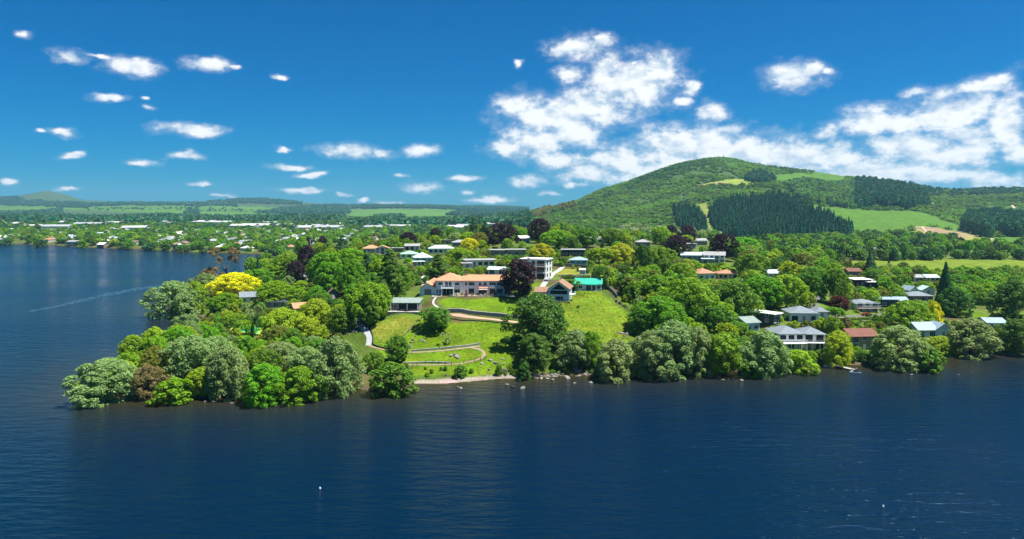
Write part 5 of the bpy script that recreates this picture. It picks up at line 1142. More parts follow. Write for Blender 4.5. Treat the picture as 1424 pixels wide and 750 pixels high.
far_wood(PW[1], 6.8, (11, 22), (6, 9.5), 'small square conifer plantation left of the grassy firebreak', SP, 'conifer_plantation')
far_wood(PW[2], 9, (10, 15), (9, 12), 'fresh green plantation below the summit pasture', [('oval', 'teal', 300, .10), ('round', 'scrub', 300, .10)], 'young_plantation')
far_wood(PW[3], 8.5, (17, 24), (9, 12), 'dark pine block above the sloping green pasture', RT + SP[:1], 'pine_block')
far_wood([(1338,322),(1345,305),(1385,303),(1424,306),(1470,308),(1470,330),(1400,330),(1385,322),(1375,332)], 8, (18, 25), (10, 13), 'dark round pines right of the bare earth patch', RT, 'pine_block')
far_wood([(733,302),(742,296),(775,291),(800,284),(800,289),(770,297),(745,305)], 9, (10, 15), (9, 12), 'brownish wood on the left shoulder of the mountain', [('round', 'olive', 300, .1), ('round', 'russet', 300, .1), ('round', 'brush', 300, .1)], 'shoulder_wood')
mu0, mu1 = .03, 1.15
MT = np.array([(.035 * 1230, 1230), (.09 * 1180, 1180), (.5 * 1120, 1120), (.62 * 1060, 1060), (1.0 * 1040, 1040), (1.0 * 2500, 2500), (.5 * 2650, 2650), (.2 * 2600, 2600), (.06 * 2200, 2200), (.03 * 1700, 1700)])
far_wood(MT, 11.5, (3.5, 7.0), (7, 13), 'green scrub covering the mountain slopes', [('shrub', 'scrub', 130, .15), ('shrub', 'brush', 130, .15), ('shrub', 'mid', 130, .15), ('shrub', 'dark', 130, .15)], 'scrub', FIELDS + PW, [5, 3, 3, 2], 150, 70)
# darker trees dotted over the slopes and along the ridge line
far_wood([(1032,252),(1040,243),(1062,240),(1080,252),(1066,256),(1045,255)], 16, (14, 20), (10, 14), 'dark trees around the summit pasture', RT, 'summit_trees')
far_wood([(1265,262),(1300,262),(1424,262),(1440,270),(1340,272),(1290,275),(1268,268)], 22, (9, 14), (10, 14), 'dark trees along the right hand ridge line', RT, 'ridge_trees')
far_wood([(800,287),(850,266),(900,246),(950,229),(980,226),(970,232),(900,252),(850,272),(806,289)], 22, (6, 10), (7, 11), 'small trees along the left ridge line of the mountain', RT[2:] + RT[:1], 'ridge_trees')
far_wood([(760,330),(870,318),(1000,330),(1000,336),(880,330)], 15, (9, 14), (10, 14), 'pale leafy trees at the foot of the mountain', [('round', 'mid', 400, .09), ('round', 'scrub', 400, .09), ('round', 'pale', 400, .09)], 'foothill_trees')
# plain between the peninsula and the mountain
PLT = [('round', 'mid', 700, .075), ('dome', 'dark', 700, .075), ('round', 'green', 700, .075), ('oval', 'pine', 700, .075)]
far_wood([(1020,345),(1140,334),(1230,338),(1424,346),(1424,357),(1250,355),(1140,358),(1060,360)], 15, (7, 13), (8, 13), 'belt of leafy trees between the flat field and the mountain', PLT, 'tree_belt', [wpoly([(1330,350),(1424,352),(1424,358),(1335,356)])])
far_wood([(1165,359),(1330,358),(1470,361),(1470,364),(1330,361),(1165,362)], 9, (7, 12), (7, 10), 'dark shelter belt along the back of the flat field', [PLT[1], PLT[3], PLT[0]], 'shelter_belt')
far_wood([(1190,327),(1270,326),(1330,334),(1330,340),(1270,334),(1190,334)], 18, (7, 12), (8, 12), 'large trees at the foot of the sloping pasture', PLT, 'pasture_edge_trees')
far_wood([(740,312),(800,320),(860,326),(900,330),(740,335)], 17, (7, 12), (8, 12), 'leafy suburb trees below the mountain', PLT, 'suburb_trees')
# far hills on the left
HF = [('round', 'teal', 60, .22), ('round', 'forest', 60, .22), ('oval', 'teal', 60, .22)]
for poly, lab, sp in (([(-60,284),(-60,277),(35,279),(110,282),(135,285),(120,290),(60,287)], 'dark wood along the far skyline below the small cone hill', 24),
        ([(130,284),(240,283),(330,286),(330,288),(240,286),(130,287)], 'thin dark wood along the middle of the far skyline', 24), ([(285,282),(345,277),(420,282),(420,286),(345,284)], 'wooded far hill on the skyline left of the mountain', 30),
        ([(355,297),(390,291),(480,286),(487,290),(486,297),(420,298)], 'dark forest block on the far hills above the town', 22), ([(470,288),(600,287),(735,290),(735,293),(640,292),(560,290),(480,290)], 'dark wood along the right part of the far skyline', 26),
        ([(620,300),(640,295),(735,292),(735,301),(690,300)], 'dark wood at the end of the far pasture by the mountain', 22), ([(520,313),(524,303),(558,302),(566,313)], 'dark rectangular wood on the far pasture', 14),
        ([(-60,312),(-60,298),(40,296),(85,292),(90,302),(140,306),(230,300),(320,306),(420,303),(480,300),(470,312),(300,313),(120,314)], 'hazy green suburb woods at the foot of the far hills', 22),
        ([(480,313),(520,310),(560,314),(640,308),(735,304),(745,318),(640,318),(480,318)], 'hazy green woods below the far pasture', 20), ([(255,299),(262,293),(276,294),(276,301)], 'clump of dark trees alone on the far pasture', 18)):
    far_wood(poly, sp, (13, 21), (14, 22), lab, HF, 'hill_forest')
HEDGE = wpoly([(120,291),(260,288),(460,294),(460,297),(260,293),(120,294)])
far_wood(HEDGE, 75, (8, 13), (9, 16), 'scattered trees and hedges across the far pasture', HF, 'field_trees')
# town across the lake
TT = [('round', 'mid', 420, .09), ('dome', 'green', 420, .09), ('round', 'dark', 420, .09), ('oval', 'pine', 420, .09), ('round', 'green', 420, .09), ('round', 'lime', 420, .09)]
TW = [4, 3, 4, 2, 3, 1]
TOWN = np.array([at_z(a, b, 4)[:2] for a, b in [(-80,335),(120,341),(330,349),(400,352),(430,340),(520,335),(640,328),(745,322),(745,306),(-80,306)]])
FRONT = np.array([at_z(a, b, 4)[:2] for a, b in [(-80,334),(120,340),(330,348),(395,350),(440,342),(520,334),(520,322),(-80,322)]])
def town():
    walls = [WM['white'], WM['cream'], WM['greywood'], WM['taupe']]; rn = random.Random(5); kinds = []
    for rf, words in (('greyroof', 'grey'), ('whiteroof', 'white'), ('terracotta', 'terracotta'), ('slate', 'slate'), ('palegreen', 'pale green'), ('brownroof', 'brown')):
        for v in range(2):
            w, d, h, rh = rn.uniform(11, 16), rn.uniform(8, 10), rn.uniform(2.8, 4.4), rn.uniform(1.6, 2.4)
            a = wall_part(w, d, h, 'gable' if v else '', rh, walls[rn.randrange(4)], None); b = roof_part('gable' if v else 'hip', w, d, h, rh, RM[rf], None, .5)
            am, bm_ = a.data, b.data; COL.objects.unlink(a); COL.objects.unlink(b); bpy.data.objects.remove(a); bpy.data.objects.remove(b); kinds.append((am, bm_, words))
    spots = []
    lo, hi = FRONT.min(0), FRONT.max(0); tries = 0
    while len(spots) < 250 and tries < 9000:
        tries += 1; q = lo + RNG.uniform(size=2) * (hi - lo)
        if not inside(FRONT, q[None])[0] or any((q[0] - a) ** 2 + (q[1] - b) ** 2 < 19 ** 2 for a, b in spots): continue
        z = H1(*q)
        if z < .5: continue
        spots.append((q[0], q[1])); am, bm_, words = kinds[rn.randrange(len(kinds))]
        o = empty('town_house', (q[0], q[1], z), rn.choice((0, 1.57, .3, -.4)) + rn.uniform(-.2, .2)); link(bpy.data.objects.new('wall', am), o); link(bpy.data.objects.new('roof', bm_), o)
        dc = float(dist_line(COAST, np.array([q]))[0]); row = 'on the waterfront' if dc < 45 else 'in the front streets' if dc < 140 else 'in the middle streets' if dc < 280 else 'in the back streets'
        tag(o, '%s roofed house %s of the lakeside town across the water' % (words, row), 'house', '%s roofed houses %s of the town' % (words, row))
        TAKEN.append((q[0], q[1], 8)); fx, fy = q[0], q[1] - 14; TAKEN.append((fx, fy, 7))
    SH = mat('shed_roof', (.50, .51, .52), .5, .08, .05); SW = mat('shed_wall', (.52, .53, .54), .7, .1, .1)
    SH2 = mat('grey_shed_roof', (.36, .38, .40), .6, .1, .05)
    for px in list(range(-40, 700, 21)):
        y = rn.uniform(1380, 2000); x = ray(px + rn.uniform(-6, 6), 300)[0] * y; z = H1(x, y); w, d, h = rn.uniform(28, 75), rn.uniform(25, 50), rn.uniform(6, 9)
        o = empty('warehouse', (x, y, z), rn.uniform(-.25, .25)); MB().box(-w/2, w/2, -d/2, d/2, -1, h).build('wall', SW, o)
        roof_part('gable', w, d, h, rn.uniform(2, 4), SH if rn.random() < .6 else SH2, o, .4); tag(o, 'pale roofed warehouse in the long pale row behind the lakeside town', 'warehouse', 'warehouses behind the town'); TAKEN.append((x, y, w * .5)); TAKEN.append((x, y - 35, w * .5))
town()
q = points_in(FRONT, 2100); z = height(q); k = z > .4; q, z = q[k], z[k]
mass('town_trees', 'leafy street and garden trees of the lakeside town', np.column_stack([q, z - .2]), RNG.uniform(4, 10, len(q)), RNG.uniform(6, 12, len(q)), TT, TW)
q = points_in(TOWN, 5200); q = q[~inside(FRONT, q)]; z = height(q)
mass('town_trees', 'hazy trees of the outer town behind the warehouses', np.column_stack([q, z - .2]), RNG.uniform(6, 13, len(q)), RNG.uniform(9, 16, len(q)), TT[:4] + HF[:1])

# ------------------------------------------------------------ paths, roads, walls, fences, jetties, rocks
def resample(pts, step):
    P = [Vector(p) for p in pts]; out = [P[0]]
    for a, b in zip(P[:-1], P[1:]):
        n = max(1, int((b - a).length / step))
        out += [a.lerp(b, (i + 1) / n) for i in range(n)]
    return out
def smooth(P, it=2):
    for _ in range(it): P = [P[0]] + [(P[i - 1] + P[i] * 2 + P[i + 1]) / 4 for i in range(1, len(P) - 1)] + [P[-1]]
    return P
def line_px(px): return [Vector((*G(a, b)[:2], 0)) for a, b in px]
def strip(name, px, width, m, lift=.1, step=1.5, label=None, thick=.25):
    P = smooth(resample(line_px(px), step), 3); b = MB(); V, Fc = [], []; n = 5
    for i, p in enumerate(P):
        t = (P[min(i + 1, len(P) - 1)] - P[max(i - 1, 0)]).normalized(); s = Vector((-t.y, t.x, 0)); wob = 1 + .06 * math.sin(i * 1.7)
        row = [p + s * (width * wob * (j / (n - 1) - .5)) for j in range(n)]; zs = height([[r.x, r.y] for r in row])
        V += [(r.x, r.y, max(z, 0) + (lift if 0 < j < n - 1 else -thick)) for j, (r, z) in enumerate(zip(row, zs))]
        # outer verts folded down as an edge
        for j in (0, n - 1): k = len(V) - n + j; q = V[k + (1 if j == 0 else -1)]; V[k] = (q[0] + (V[k][0] - q[0]) * .15, q[1] + (V[k][1] - q[1]) * .15, V[k][2])
        if i: o_ = len(V) - 2 * n; Fc += [(o_ + j + 1, o_ + j, o_ + n + j, o_ + n + j + 1) for j in range(n - 1)]
    o = b.poly(V, Fc).build(name, m); tag(o, kind='structure'); return o
ASPH = mat('asphalt', (.12, .125, .13), .95, .2, .6, .2); PATHM = mat('grey_path', (.34, .36, .37), .9, .15, .8, .1); GRAV = mat('pinkish_gravel', (.30, .23, .15), .95, .25, 1.2, .3); EARTH = mat('pale_track', (.45, .38, .27), .95, .2, .1)
strip('paved_path', [(497,449),(504,457),(513,466),(516,474),(512,481)], 3.6, PATHM)
strip('gravel_path', [(512,481),(530,486),(548,490),(575,491),(610,489),(640,485),(668,482)], 1.5, GRAV)
strip('gravel_path', [(655,484),(668,486),(677,491),(675,497),(664,502),(645,505)], 2.0, GRAV)
strip('gravel_path', [(645,506),(610,508),(575,508),(560,508)], 1.6, GRAV)
strip('terrace_road', [(590,434),(618,438),(650,441),(690,445),(720,449)], 2.6, PAVE)
strip('garden_path', [(606,414),(600,419),(604,425),(614,431)], 1.6, CONC)
strip('driveway', [(752,407),(756,396),(765,386),(776,377),(783,371)], 4.2, CONC)
strip('road', [(1122,433),(1132,424),(1139,410),(1145,396),(1150,384),(1153,376)], 6, ASPH)
strip('road', [(1122,434),(1145,436),(1170,441),(1200,440),(1235,438)], 5, ASPH)
strip('road', [(1168,442),(1155,450),(1140,458),(1128,462)], 4, ASPH)
strip('driveway', [(590,398),(588,390),(594,382),(606,377)], 3.5, CONC)
strip('garden_path', [(858,401),(880,401),(905,400),(930,400)], 3.4, mat('white_gravel', (.66, .63, .56), .95, .1, 2))
for pts, w_ in (([(1268,316),(1292,316),(1320,320),(1350,325),(1378,331),(1382,335),(1365,341),(1348,345)], 9), ([(1282,316),(1292,326),(1300,336)], 6), ([(1398,273),(1400,279),(1408,287),(1415,294)], 11), ([(1365,299),(1375,300),(1386,304)], 9), ([(972,259),(990,258),(1015,257)], 10), ([(985,300),(992,312),(996,322)], 9), ([(1296,284),(1300,279)], 8), ([(850,268),(880,267),(900,265)], 8)):
    strip('hill_track', pts, w_, EARTH, .5, 12, thick=1)

def wall_run(name, px, h, t, m, label, cat='wall', base=-.6, coping=None):
    P = smooth(resample(line_px(px), 1.5), 1); Z = height([[p.x, p.y] for p in P]); V, Fc = [], []
    o = empty(name, (P[0].x, P[0].y, Z[0])); org = Vector((P[0].x, P[0].y, Z[0]))
    def run(hh, b0, tt):
        V, Fc = [], []
        for i, p in enumerate(P):
            tg = (P[min(i + 1, len(P) - 1)] - P[max(i - 1, 0)]).normalized(); s = Vector((-tg.y, tg.x, 0)) * tt / 2
            for q, z in ((p - s, Z[i] + b0), (p + s, Z[i] + b0), (p + s, Z[i] + hh), (p - s, Z[i] + hh)): V.append(tuple(Vector((q.x, q.y, z)) - org))
            if i: k = 4 * i; Fc += [(k - 4 + j, k + j, k + (j + 1) % 4, k - 4 + (j + 1) % 4) for j in range(4)]
        n = len(V); return MB().poly(V, Fc + [(3, 2, 1, 0), (n - 4, n - 3, n - 2, n - 1)])
    run(h, base, t).build('wall', m, o)
    if coping: run(h + .12, h + .003, t + .12).build('coping', coping, o)
    tag(o, label, cat); return o
def fence(px, h, label, m=None, step=2.4, rails=(.5, .95), name='fence', mesh=False):
    P = resample(line_px(px), step); Z = height([[p.x, p.y] for p in P]); m = m or DARKTRIM
    o = empty(name, (P[0].x, P[0].y, Z[0])); org = Vector((P[0].x, P[0].y, Z[0]))
    post = MB().box(-.07, .07, -.07, .07, -.4, h).mesh('post', m)
    for p, z in zip(P, Z): q = link(bpy.data.objects.new('post', post), o); q.location = Vector((p.x, p.y, z)) - org
    for r in rails: MB().tube([tuple(Vector((p.x, p.y, z + h * r)) - org) for p, z in zip(P, Z)], .045, 4).build('rail', m, o)
    tag(o, label, 'fence'); return o
WOODM = mat('weathered_timber', (.20, .17, .13), .9, .25, 3, .2)
wall_run('retaining_wall', [(620,434),(650,436),(690,440),(720,443)], 1.1, .5, mat('grey_block', (.28, .27, .26), .9, .2, 1.2, .3), 'long grey retaining wall along the terrace road below the villa', coping=CONC)
fence([(621,432),(655,434),(690,438),(720,441)], 1.1, 'timber post fence along the top of the terrace retaining wall', WOODM, 2.2)
wall_run('retaining_wall', [(588,437),(618,443),(650,446),(690,449),(718,453)], .25, .4, DARKTRIM, 'low dark strip put in for the shadow along the front of the terrace road')  # raised dark strip stands for the shadow edge of the road
wall_run('retaining_wall', [(572,489),(610,486),(640,483),(668,479)], .5, .4, CONC, 'low grey wall behind the upper gravel path on the lawn')
wall_run('retaining_wall', [(508,452),(517,463),(520,472),(516,479),(528,484),(545,488)], .5, .3, DARKTRIM, 'low dark edging curving beside the paved path')
wall_run('retaining_wall', [(560,506),(600,505),(628,506)], .5, .4, CONC, 'low grey wall behind the lower path above the beach')
fence([(566,516),(580,510),(592,507),(628,508),(640,510)], 1.15, 'dark post and rail fence along the lower path above the beach', DARKTRIM, 1.9)
fence([(645,506),(660,504),(676,500)], 1.1, 'dark post fence at the bend of the gravel path', DARKTRIM, 1.9)
fence([(586,444),(575,455),(562,468)], 1.0, 'thin wire fence running down the lawn from the pavilion', WOODM, 2.4)
fence([(838,405),(850,411),(858,421),(880,436),(893,456)], 1.1, 'timber fence along the right edge of the paddock', WOODM, 2.6)
wall_run('boundary_wall', [(836,401),(845,403),(853,409),(858,415)], 1.5, .25, mat('grey_panels', (.16, .17, .18), .8, .2, 1), 'curved grey boundary wall beside the teal roofed cottage')
wall_run('retaining_wall', [(764,370),(790,371),(820,373)], 1.4, .4, STONE, 'dark stone retaining wall below the dark modern house')
wall_run('retaining_wall', [(1330,489),(1375,491),(1424,496)], .7, .4, STONE, 'low stone sea wall along the lawn of the right hand bay')
wall_run('terrace_edge', [(776,384),(800,384),(822,383)], .5, .3, CONC, 'pale edging wall of the lawn terrace above the teal roofed cottage')

def deck_on_piles(name, px0, px1, width, z, label, cat='jetty'):
    a, b = Vector((*at_z(*px0, z)[:2], 0)), Vector((*at_z(*px1, z)[:2], 0)); L_ = (b - a).length; ang = math.atan2(b.y - a.y, b.x - a.x)
    o = empty(name, (a.x, a.y, 0), ang); n = int(L_ / .42); pl = MB().box(0, .36, -width/2, width/2, z - .06, z).mesh('plank', mat('jetty_planks', (.40, .37, .33), .85, .3, 3, .2))
    for i in range(n): q = link(bpy.data.objects.new('plank', pl), o); q.location = (i * L_ / n, 0, .01 * math.sin(i * 5.1))
    for s in (-1, 1): MB().box(0, L_, s * width * .38 - .07, s * width * .38 + .07, z - .26, z - .075).build('bearer', WOODM, o)
    k = max(2, int(L_ / 3))
    pile = MB().tube([(0, 0, -2.5), (0, 0, z + .45)], [.13, .12], 8).mesh('pile', WOODM)
    for i in range(k + 1):
        for s in (-1, 1): q = link(bpy.data.objects.new('pile', pile), o); q.location = (L_ * i / k, s * (width/2 + .12), 0)
    tag(o, label, cat); return o
deck_on_piles('jetty', (1150,505), (1188,514), 1.7, .6, 'long pale timber jetty below the red roofed house')
deck_on_piles('jetty', (1086,509), (1097,517), 1.5, .5, 'short timber landing at the foot of the yellow-green bush')
deck_on_piles('jetty', (255,463), (224,461), 1.6, .6, 'low timber jetty at the mouth of the small cove')
deck_on_piles('jetty', (290,454), (260,455), 1.3, .6, 'second timber jetty deeper inside the small cove')
BOATW = mat('boat_white', (.75, .76, .76), .35, .04)
def boat(name, px, z, L_, w, rz, label, m=BOATW):
    p = at_z(*px, 0); o = empty(name, (p[0], p[1], z), rz); V, Fc = [], []
    prof = [(-.5, .75), (-.3, .95), (0, 1), (.25, .85), (.42, .45), (.5, .06)]
    for t, k in prof:
        x = t * L_; hw = w / 2 * k; sh = .32 + .16 * max(0, t) * 2
        V += [(x, -hw, sh), (x, -hw * .75, -.1), (x, hw * .75, -.1), (x, hw, sh), (x, hw * .82, sh), (x, hw * .6, .05), (x, -hw * .6, .05), (x, -hw * .82, sh)]
    for i in range(len(prof) - 1): Fc += [(8 * i + j, 8 * i + (j + 1) % 8, 8 * i + 8 + (j + 1) % 8, 8 * i + 8 + j) for j in range(8)]
    Fc += [tuple(range(7, -1, -1)), tuple(8 * (len(prof) - 1) + j for j in range(8))]
    MB().poly(V, Fc).build('hull', m, o)
    for x in (-.22, .12): MB().box(x * L_ - .12, x * L_ + .12, -w * .38, w * .38, .22, .26).build('thwart', WOODM, o)
    tag(o, label, 'boat'); return o
boat('dinghy', (1153,510), 0, 3.4, 1.4, R(170), 'white dinghy moored beside the long jetty')
def rider():
    p = at_z(1189, 519.5, 0); b = boat('jet_ski', (1189, 519.5), .08, 3.3, 1.15, R(172), 'small white jet ski carrying one seated rider off the long jetty')
    MB().poly([(-1.3, -.3, .2), (.7, -.3, .2), (.7, .3, .2), (-1.3, .3, .2), (-1.2, -.2, .62), (.25, -.2, .60), (.25, .2, .60), (-1.2, .2, .62), (.65, -.16, .85), (.65, .16, .85)], [(0,1,5,4),(3,7,6,2),(4,5,6,7),(0,4,7,3),(1,2,9,8),(5,8,9,6),(1,8,5),(2,6,9)]).build('seat', DARKTRIM, b)
    MB().tube([(.5, -.4, .98), (.6, 0, .92), (.5, .4, .98)], .035, 6).build('handlebar', DARKTRIM, b); MB().poly([(.55, -.3, .6), (.55, .3, .6), (1.3, .2, .45), (1.3, -.2, .45), (.6, -.22, .9), (.6, .22, .9)], [(0,3,2,1),(4,5,2,3),(0,1,5,4),(0,4,3),(1,2,5)]).build('cowl', BOATW, b)
    o = empty('person', (p[0] + .35, p[1] - .05, .72), R(172)); tag(o, 'person in dark clothes and a pale cap sitting on the small white jet ski', 'person')
    me = bpy.data.meshes.new('body')
    V = [(0, 0, .05), (-.02, 0, .32), (-.03, 0, .52), (-.01, 0, .62), (.01, 0, .76), (.05, .2, .48), (.25, .30, .32), (.55, .36, .26), (.05, -.2, .48), (.25, -.30, .32), (.55, -.36, .26), (.2, .2, .03), (.45, .30, -.02), (.50, .30, -.42), (.2, -.2, .03), (.45, -.30, -.02), (.50, -.30, -.42)]
    E = [(0,1),(1,2),(2,3),(3,4),(2,5),(5,6),(6,7),(2,8),(8,9),(9,10),(0,11),(11,12),(12,13),(0,14),(14,15),(15,16)]
    Rd = [.17, .16, .17, .06, .105, .06, .045, .035, .06, .045, .035, .095, .075, .05, .095, .075, .05]
    me.from_pydata(V, E, []); bo = link(bpy.data.objects.new('body', me), o); me.materials.append(mat('dark_clothes', (.03, .035, .05), .8, .1))
    sk = bo.modifiers.new('skin', 'SKIN'); ly = me.skin_vertices[0] if me.skin_vertices else None
    if ly is None:
        bm_ = bmesh.new(); bm_.from_mesh(me); bm_.verts.layers.skin.verify(); bm_.to_mesh(me); bm_.free(); ly = me.skin_vertices[0]
    for i, r in enumerate(Rd): ly.data[i].radius = (r, r)
    ly.data[0].use_root = True; bo.modifiers.new('sub', 'SUBSURF').levels = 1
    bm_ = bmesh.new(); bmesh.ops.create_uvsphere(bm_, u_segments=10, v_segments=7, radius=.125); hm = bpy.data.meshes.new('cap'); bm_.to_mesh(hm); bm_.free(); hm.materials.append(BOATW)
    c = link(bpy.data.objects.new('cap', hm), o); c.location = (0, 0, .83); c.scale = (1.1, 1, .7)
rider()
for px, lab in (((445, 680), 'small white mooring buoy floating alone off the wooded point'), ((1228, 705), 'small white mooring buoy floating alone off the right hand bay')):
    p = at_z(*px, 0); o = empty('mooring_buoy', p); b = MB().tube([(0,0,-.3),(0,0,-.15),(0,0,.1),(0,0,.3),(0,0,.38)], [.06,.16,.18,.11,.04], 12).build('float', BOATW, o); MB().tube([(0,0,.36),(0,0,.55)], .05, 6).build('ring_post', DARKTRIM, o); tag(o, lab, 'buoy')

# boulders: one shape family, each its own object
ROCK = mat('rock', (.27, .255, .23), .95, .3, 1.5, .6); ROCKD = mat('dark_rock', (.17, .155, .13), .95, .3, 1.5, .6)
def rock_mesh(seed, m):
    bm_ = bmesh.new(); bmesh.ops.create_icosphere(bm_, subdivisions=2, radius=.5); g = random.Random(seed)
    dirs = [Vector((g.gauss(0, 1), g.gauss(0, 1), g.gauss(0, 1))).normalized() for _ in range(9)]; cut = [g.uniform(.26, .44) for _ in dirs]
    for v in bm_.verts:
        for d_, c_ in zip(dirs, cut):
            k = v.co.dot(d_)
            if k > c_: v.co -= d_ * (k - c_)
        v.co += Vector((g.gauss(0, .012), g.gauss(0, .012), g.gauss(0, .012)))
    me = bpy.data.meshes.new('boulder'); bm_.to_mesh(me); bm_.free(); me.materials.append(m); return me
RK = [rock_mesh(i, ROCK if i % 3 else ROCKD) for i in range(7)]
def rocks(pts, size, label, group, water=False):
    for i, (px, py) in enumerate(pts):
        p = Vector(at_z(px, py, 0)) if water else G(px, py); s = random.uniform(*size)
        o = link(bpy.data.objects.new('boulder', RK[random.randrange(7)])); o.location = (p.x, p.y, max(p.z, 0) + (0 if water else s * .08)); o.rotation_euler = (random.uniform(-.3, .3), random.uniform(-.3, .3), random.uniform(0, 6.3))
        o.scale = (s * random.uniform(.9, 1.5), s, s * (random.uniform(.3, .5) if water else random.uniform(.5, .75))); tag(o, label, 'boulder', group)
jit = lambda c, n, sx, sy: [(c[0] + random.gauss(0, sx), c[1] + random.gauss(0, sy)) for _ in range(n)]
rocks(jit((483, 460), 26, 9, 2.5), (.6, 1.5), 'pale boulder heaped on the bank left of the paved path', 'boulders left of the paved path')
rocks(jit((572, 476), 8, 3, 4), (.6, 1.2), 'grey boulder beside the round tree on the lawn', 'boulders on the left of the lawn')
rocks([(584,461),(588,473),(583,475)] + jit((586, 468), 5, 5, 5), (.5, 1.2), 'grey boulder lying in the open lawn', 'boulders in the open lawn')
rocks(jit((634, 496), 9, 4, 2), (.7, 1.6), 'grey boulder inside the loop of the gravel path', 'boulders in the loop of the path')
rocks(jit((690, 505), 16, 22, 4), (.5, 1.5), 'grey boulder on the rough bank above the beach', 'boulders above the beach')
rocks(jit((762, 524), 26, 22, 2.2), (.6, 1.8), 'grey boulder on the rocky shore below the big lawn trees', 'boulders on the rocky shore')
rocks(jit((812, 516), 14, 14, 3), (.6, 2.0), 'brown boulder on the bank between the grey-green trees', 'boulders between the grey-green trees')
rocks([(705,535),(712,538),(727,540),(799,533),(822,532),(641,540),(637,538)], (.8, 1.6), 'pale boulder standing in the water off the beach', 'boulders in the water off the beach', True)
rocks([(925,529),(930,530),(918,529),(1000,524),(998,527),(1012,528),(1005,529),(1018,527),(1032,529)], (.7, 1.5), 'pale boulder in the water along the right hand shore', 'boulders along the right hand shore', True)
rocks([(260,556),(298,559),(322,561),(400,560),(391,562),(285,558)], (.6, 1.3), 'pale boulder at the waterline of the wooded point', 'boulders of the wooded point', True)
rocks([(1268,521),(1333,521),(1298,519)], (.6, 1.0), 'small pale boulder in the water of the right hand bay', 'boulders of the right hand bay', True)
rocks(jit((1325, 487), 10, 9, 1.6), (.7, 1.6), 'pale boulder on the shore below the blue gabled house', 'boulders below the blue gabled house')
rocks(jit((1205, 502), 12, 12, 1.5), (.5, 1.1), 'pale boulder on the bank beside the long jetty', 'boulders beside the long jetty')
rocks(jit((865, 465), 14, 9, 3), (.5, 1.3), 'grey boulder on the worn patch at the foot of the paddock', 'boulders on the worn patch')
# emerald pool
def pool():
    P = [G(a, b) for a, b in ((322, 465.5), (358, 465.5), (362, 457.5), (330, 457.5))]; z = max(p.z for p in P) + .35; c = sum((Vector((p.x, p.y, 0)) for p in P), Vector()) / 4
    o = empty('swimming_pool', (c.x, c.y, z)); q = [(p.x - c.x, p.y - c.y) for p in P]; e = [(x * 1.22, y * 1.3) for x, y in q]
    MB().poly([(x, y, 0) for x, y in e] + [(x, y, -2.5) for x, y in e], [(0,1,2,3),(7,6,5,4),(4,5,1,0),(5,6,2,1),(6,7,3,2),(7,4,0,3)]).build('surround', mat('lime_lawn_edge', (.30, .42, .05), .9, .15), o)
    MB().poly([(x, y, .06) for x, y in q] + [(x, y, .003) for x, y in q], [(0,1,2,3),(7,6,5,4),(4,5,1,0),(5,6,2,1),(6,7,3,2),(7,4,0,3)]).build('water_surface', mat('emerald_water', (.01, .40, .20), .25, .1, .4), o)
    tag(o, 'emerald green swimming pool in a lime green surround among the trees', 'pool'); TAKEN.append((c.x, c.y, 7))
pool()
# pale garden statue
p = G(884, 401); o = empty('statue', p); tag(o, 'pale slender statue on a pedestal in the gravel garden', 'statue')
MB().box(-.5, .5, -.5, .5, -.2, .7).build('pedestal', CONC, o); MB().tube([(0,0,.7),(.03,0,1.3),(-.04,.02,1.9),(.02,0,2.5),(0,0,2.75),(0,0,2.9),(0,0,3.15),(0,0,3.3)], [.34,.30,.24,.32,.12,.12,.17,.05], 10).build('figure', mat('pale_marble', (.66, .65, .60), .7, .08), o)
# summit mast
p = G(1006, 223.5); o = empty('mast', p); tag(o, 'lattice mast on the summit of the mountain', 'mast'); MS = mat('mast_steel', (.25, .26, .27), .6, .1)
for s in (-1, 1):
    for t_ in (-1, 1): MB().tube([(s * 2.2, t_ * 2.2, -1), (s * .7, t_ * .7, 15)], [.45, .3], 5).build('leg', MS, o)
for z_ in (3, 7, 11): k_ = 2.2 - 1.5 * z_ / 15; MB().box(-k_ - .2, k_ + .2, -k_ - .2, k_ + .2, z_, z_ + .5).build('platform', MS, o)
MB().tube([(0, 0, 14), (0, 0, 21)], [.5, .2], 6).build('antenna', MS, o)
p = G(948, 281); o = empty('mast', p); tag(o, 'slim white pole half way up the mountain slope', 'mast'); MB().tube([(0, 0, -1), (0, 0, 22)], [.7, .4], 6).build('pole', TRIM, o)
for sx in (-1, 1): MB().tube([(0, 0, 19), (sx * 2.2, 0, 20)], .25, 5).build('cross_arm', TRIM, o)
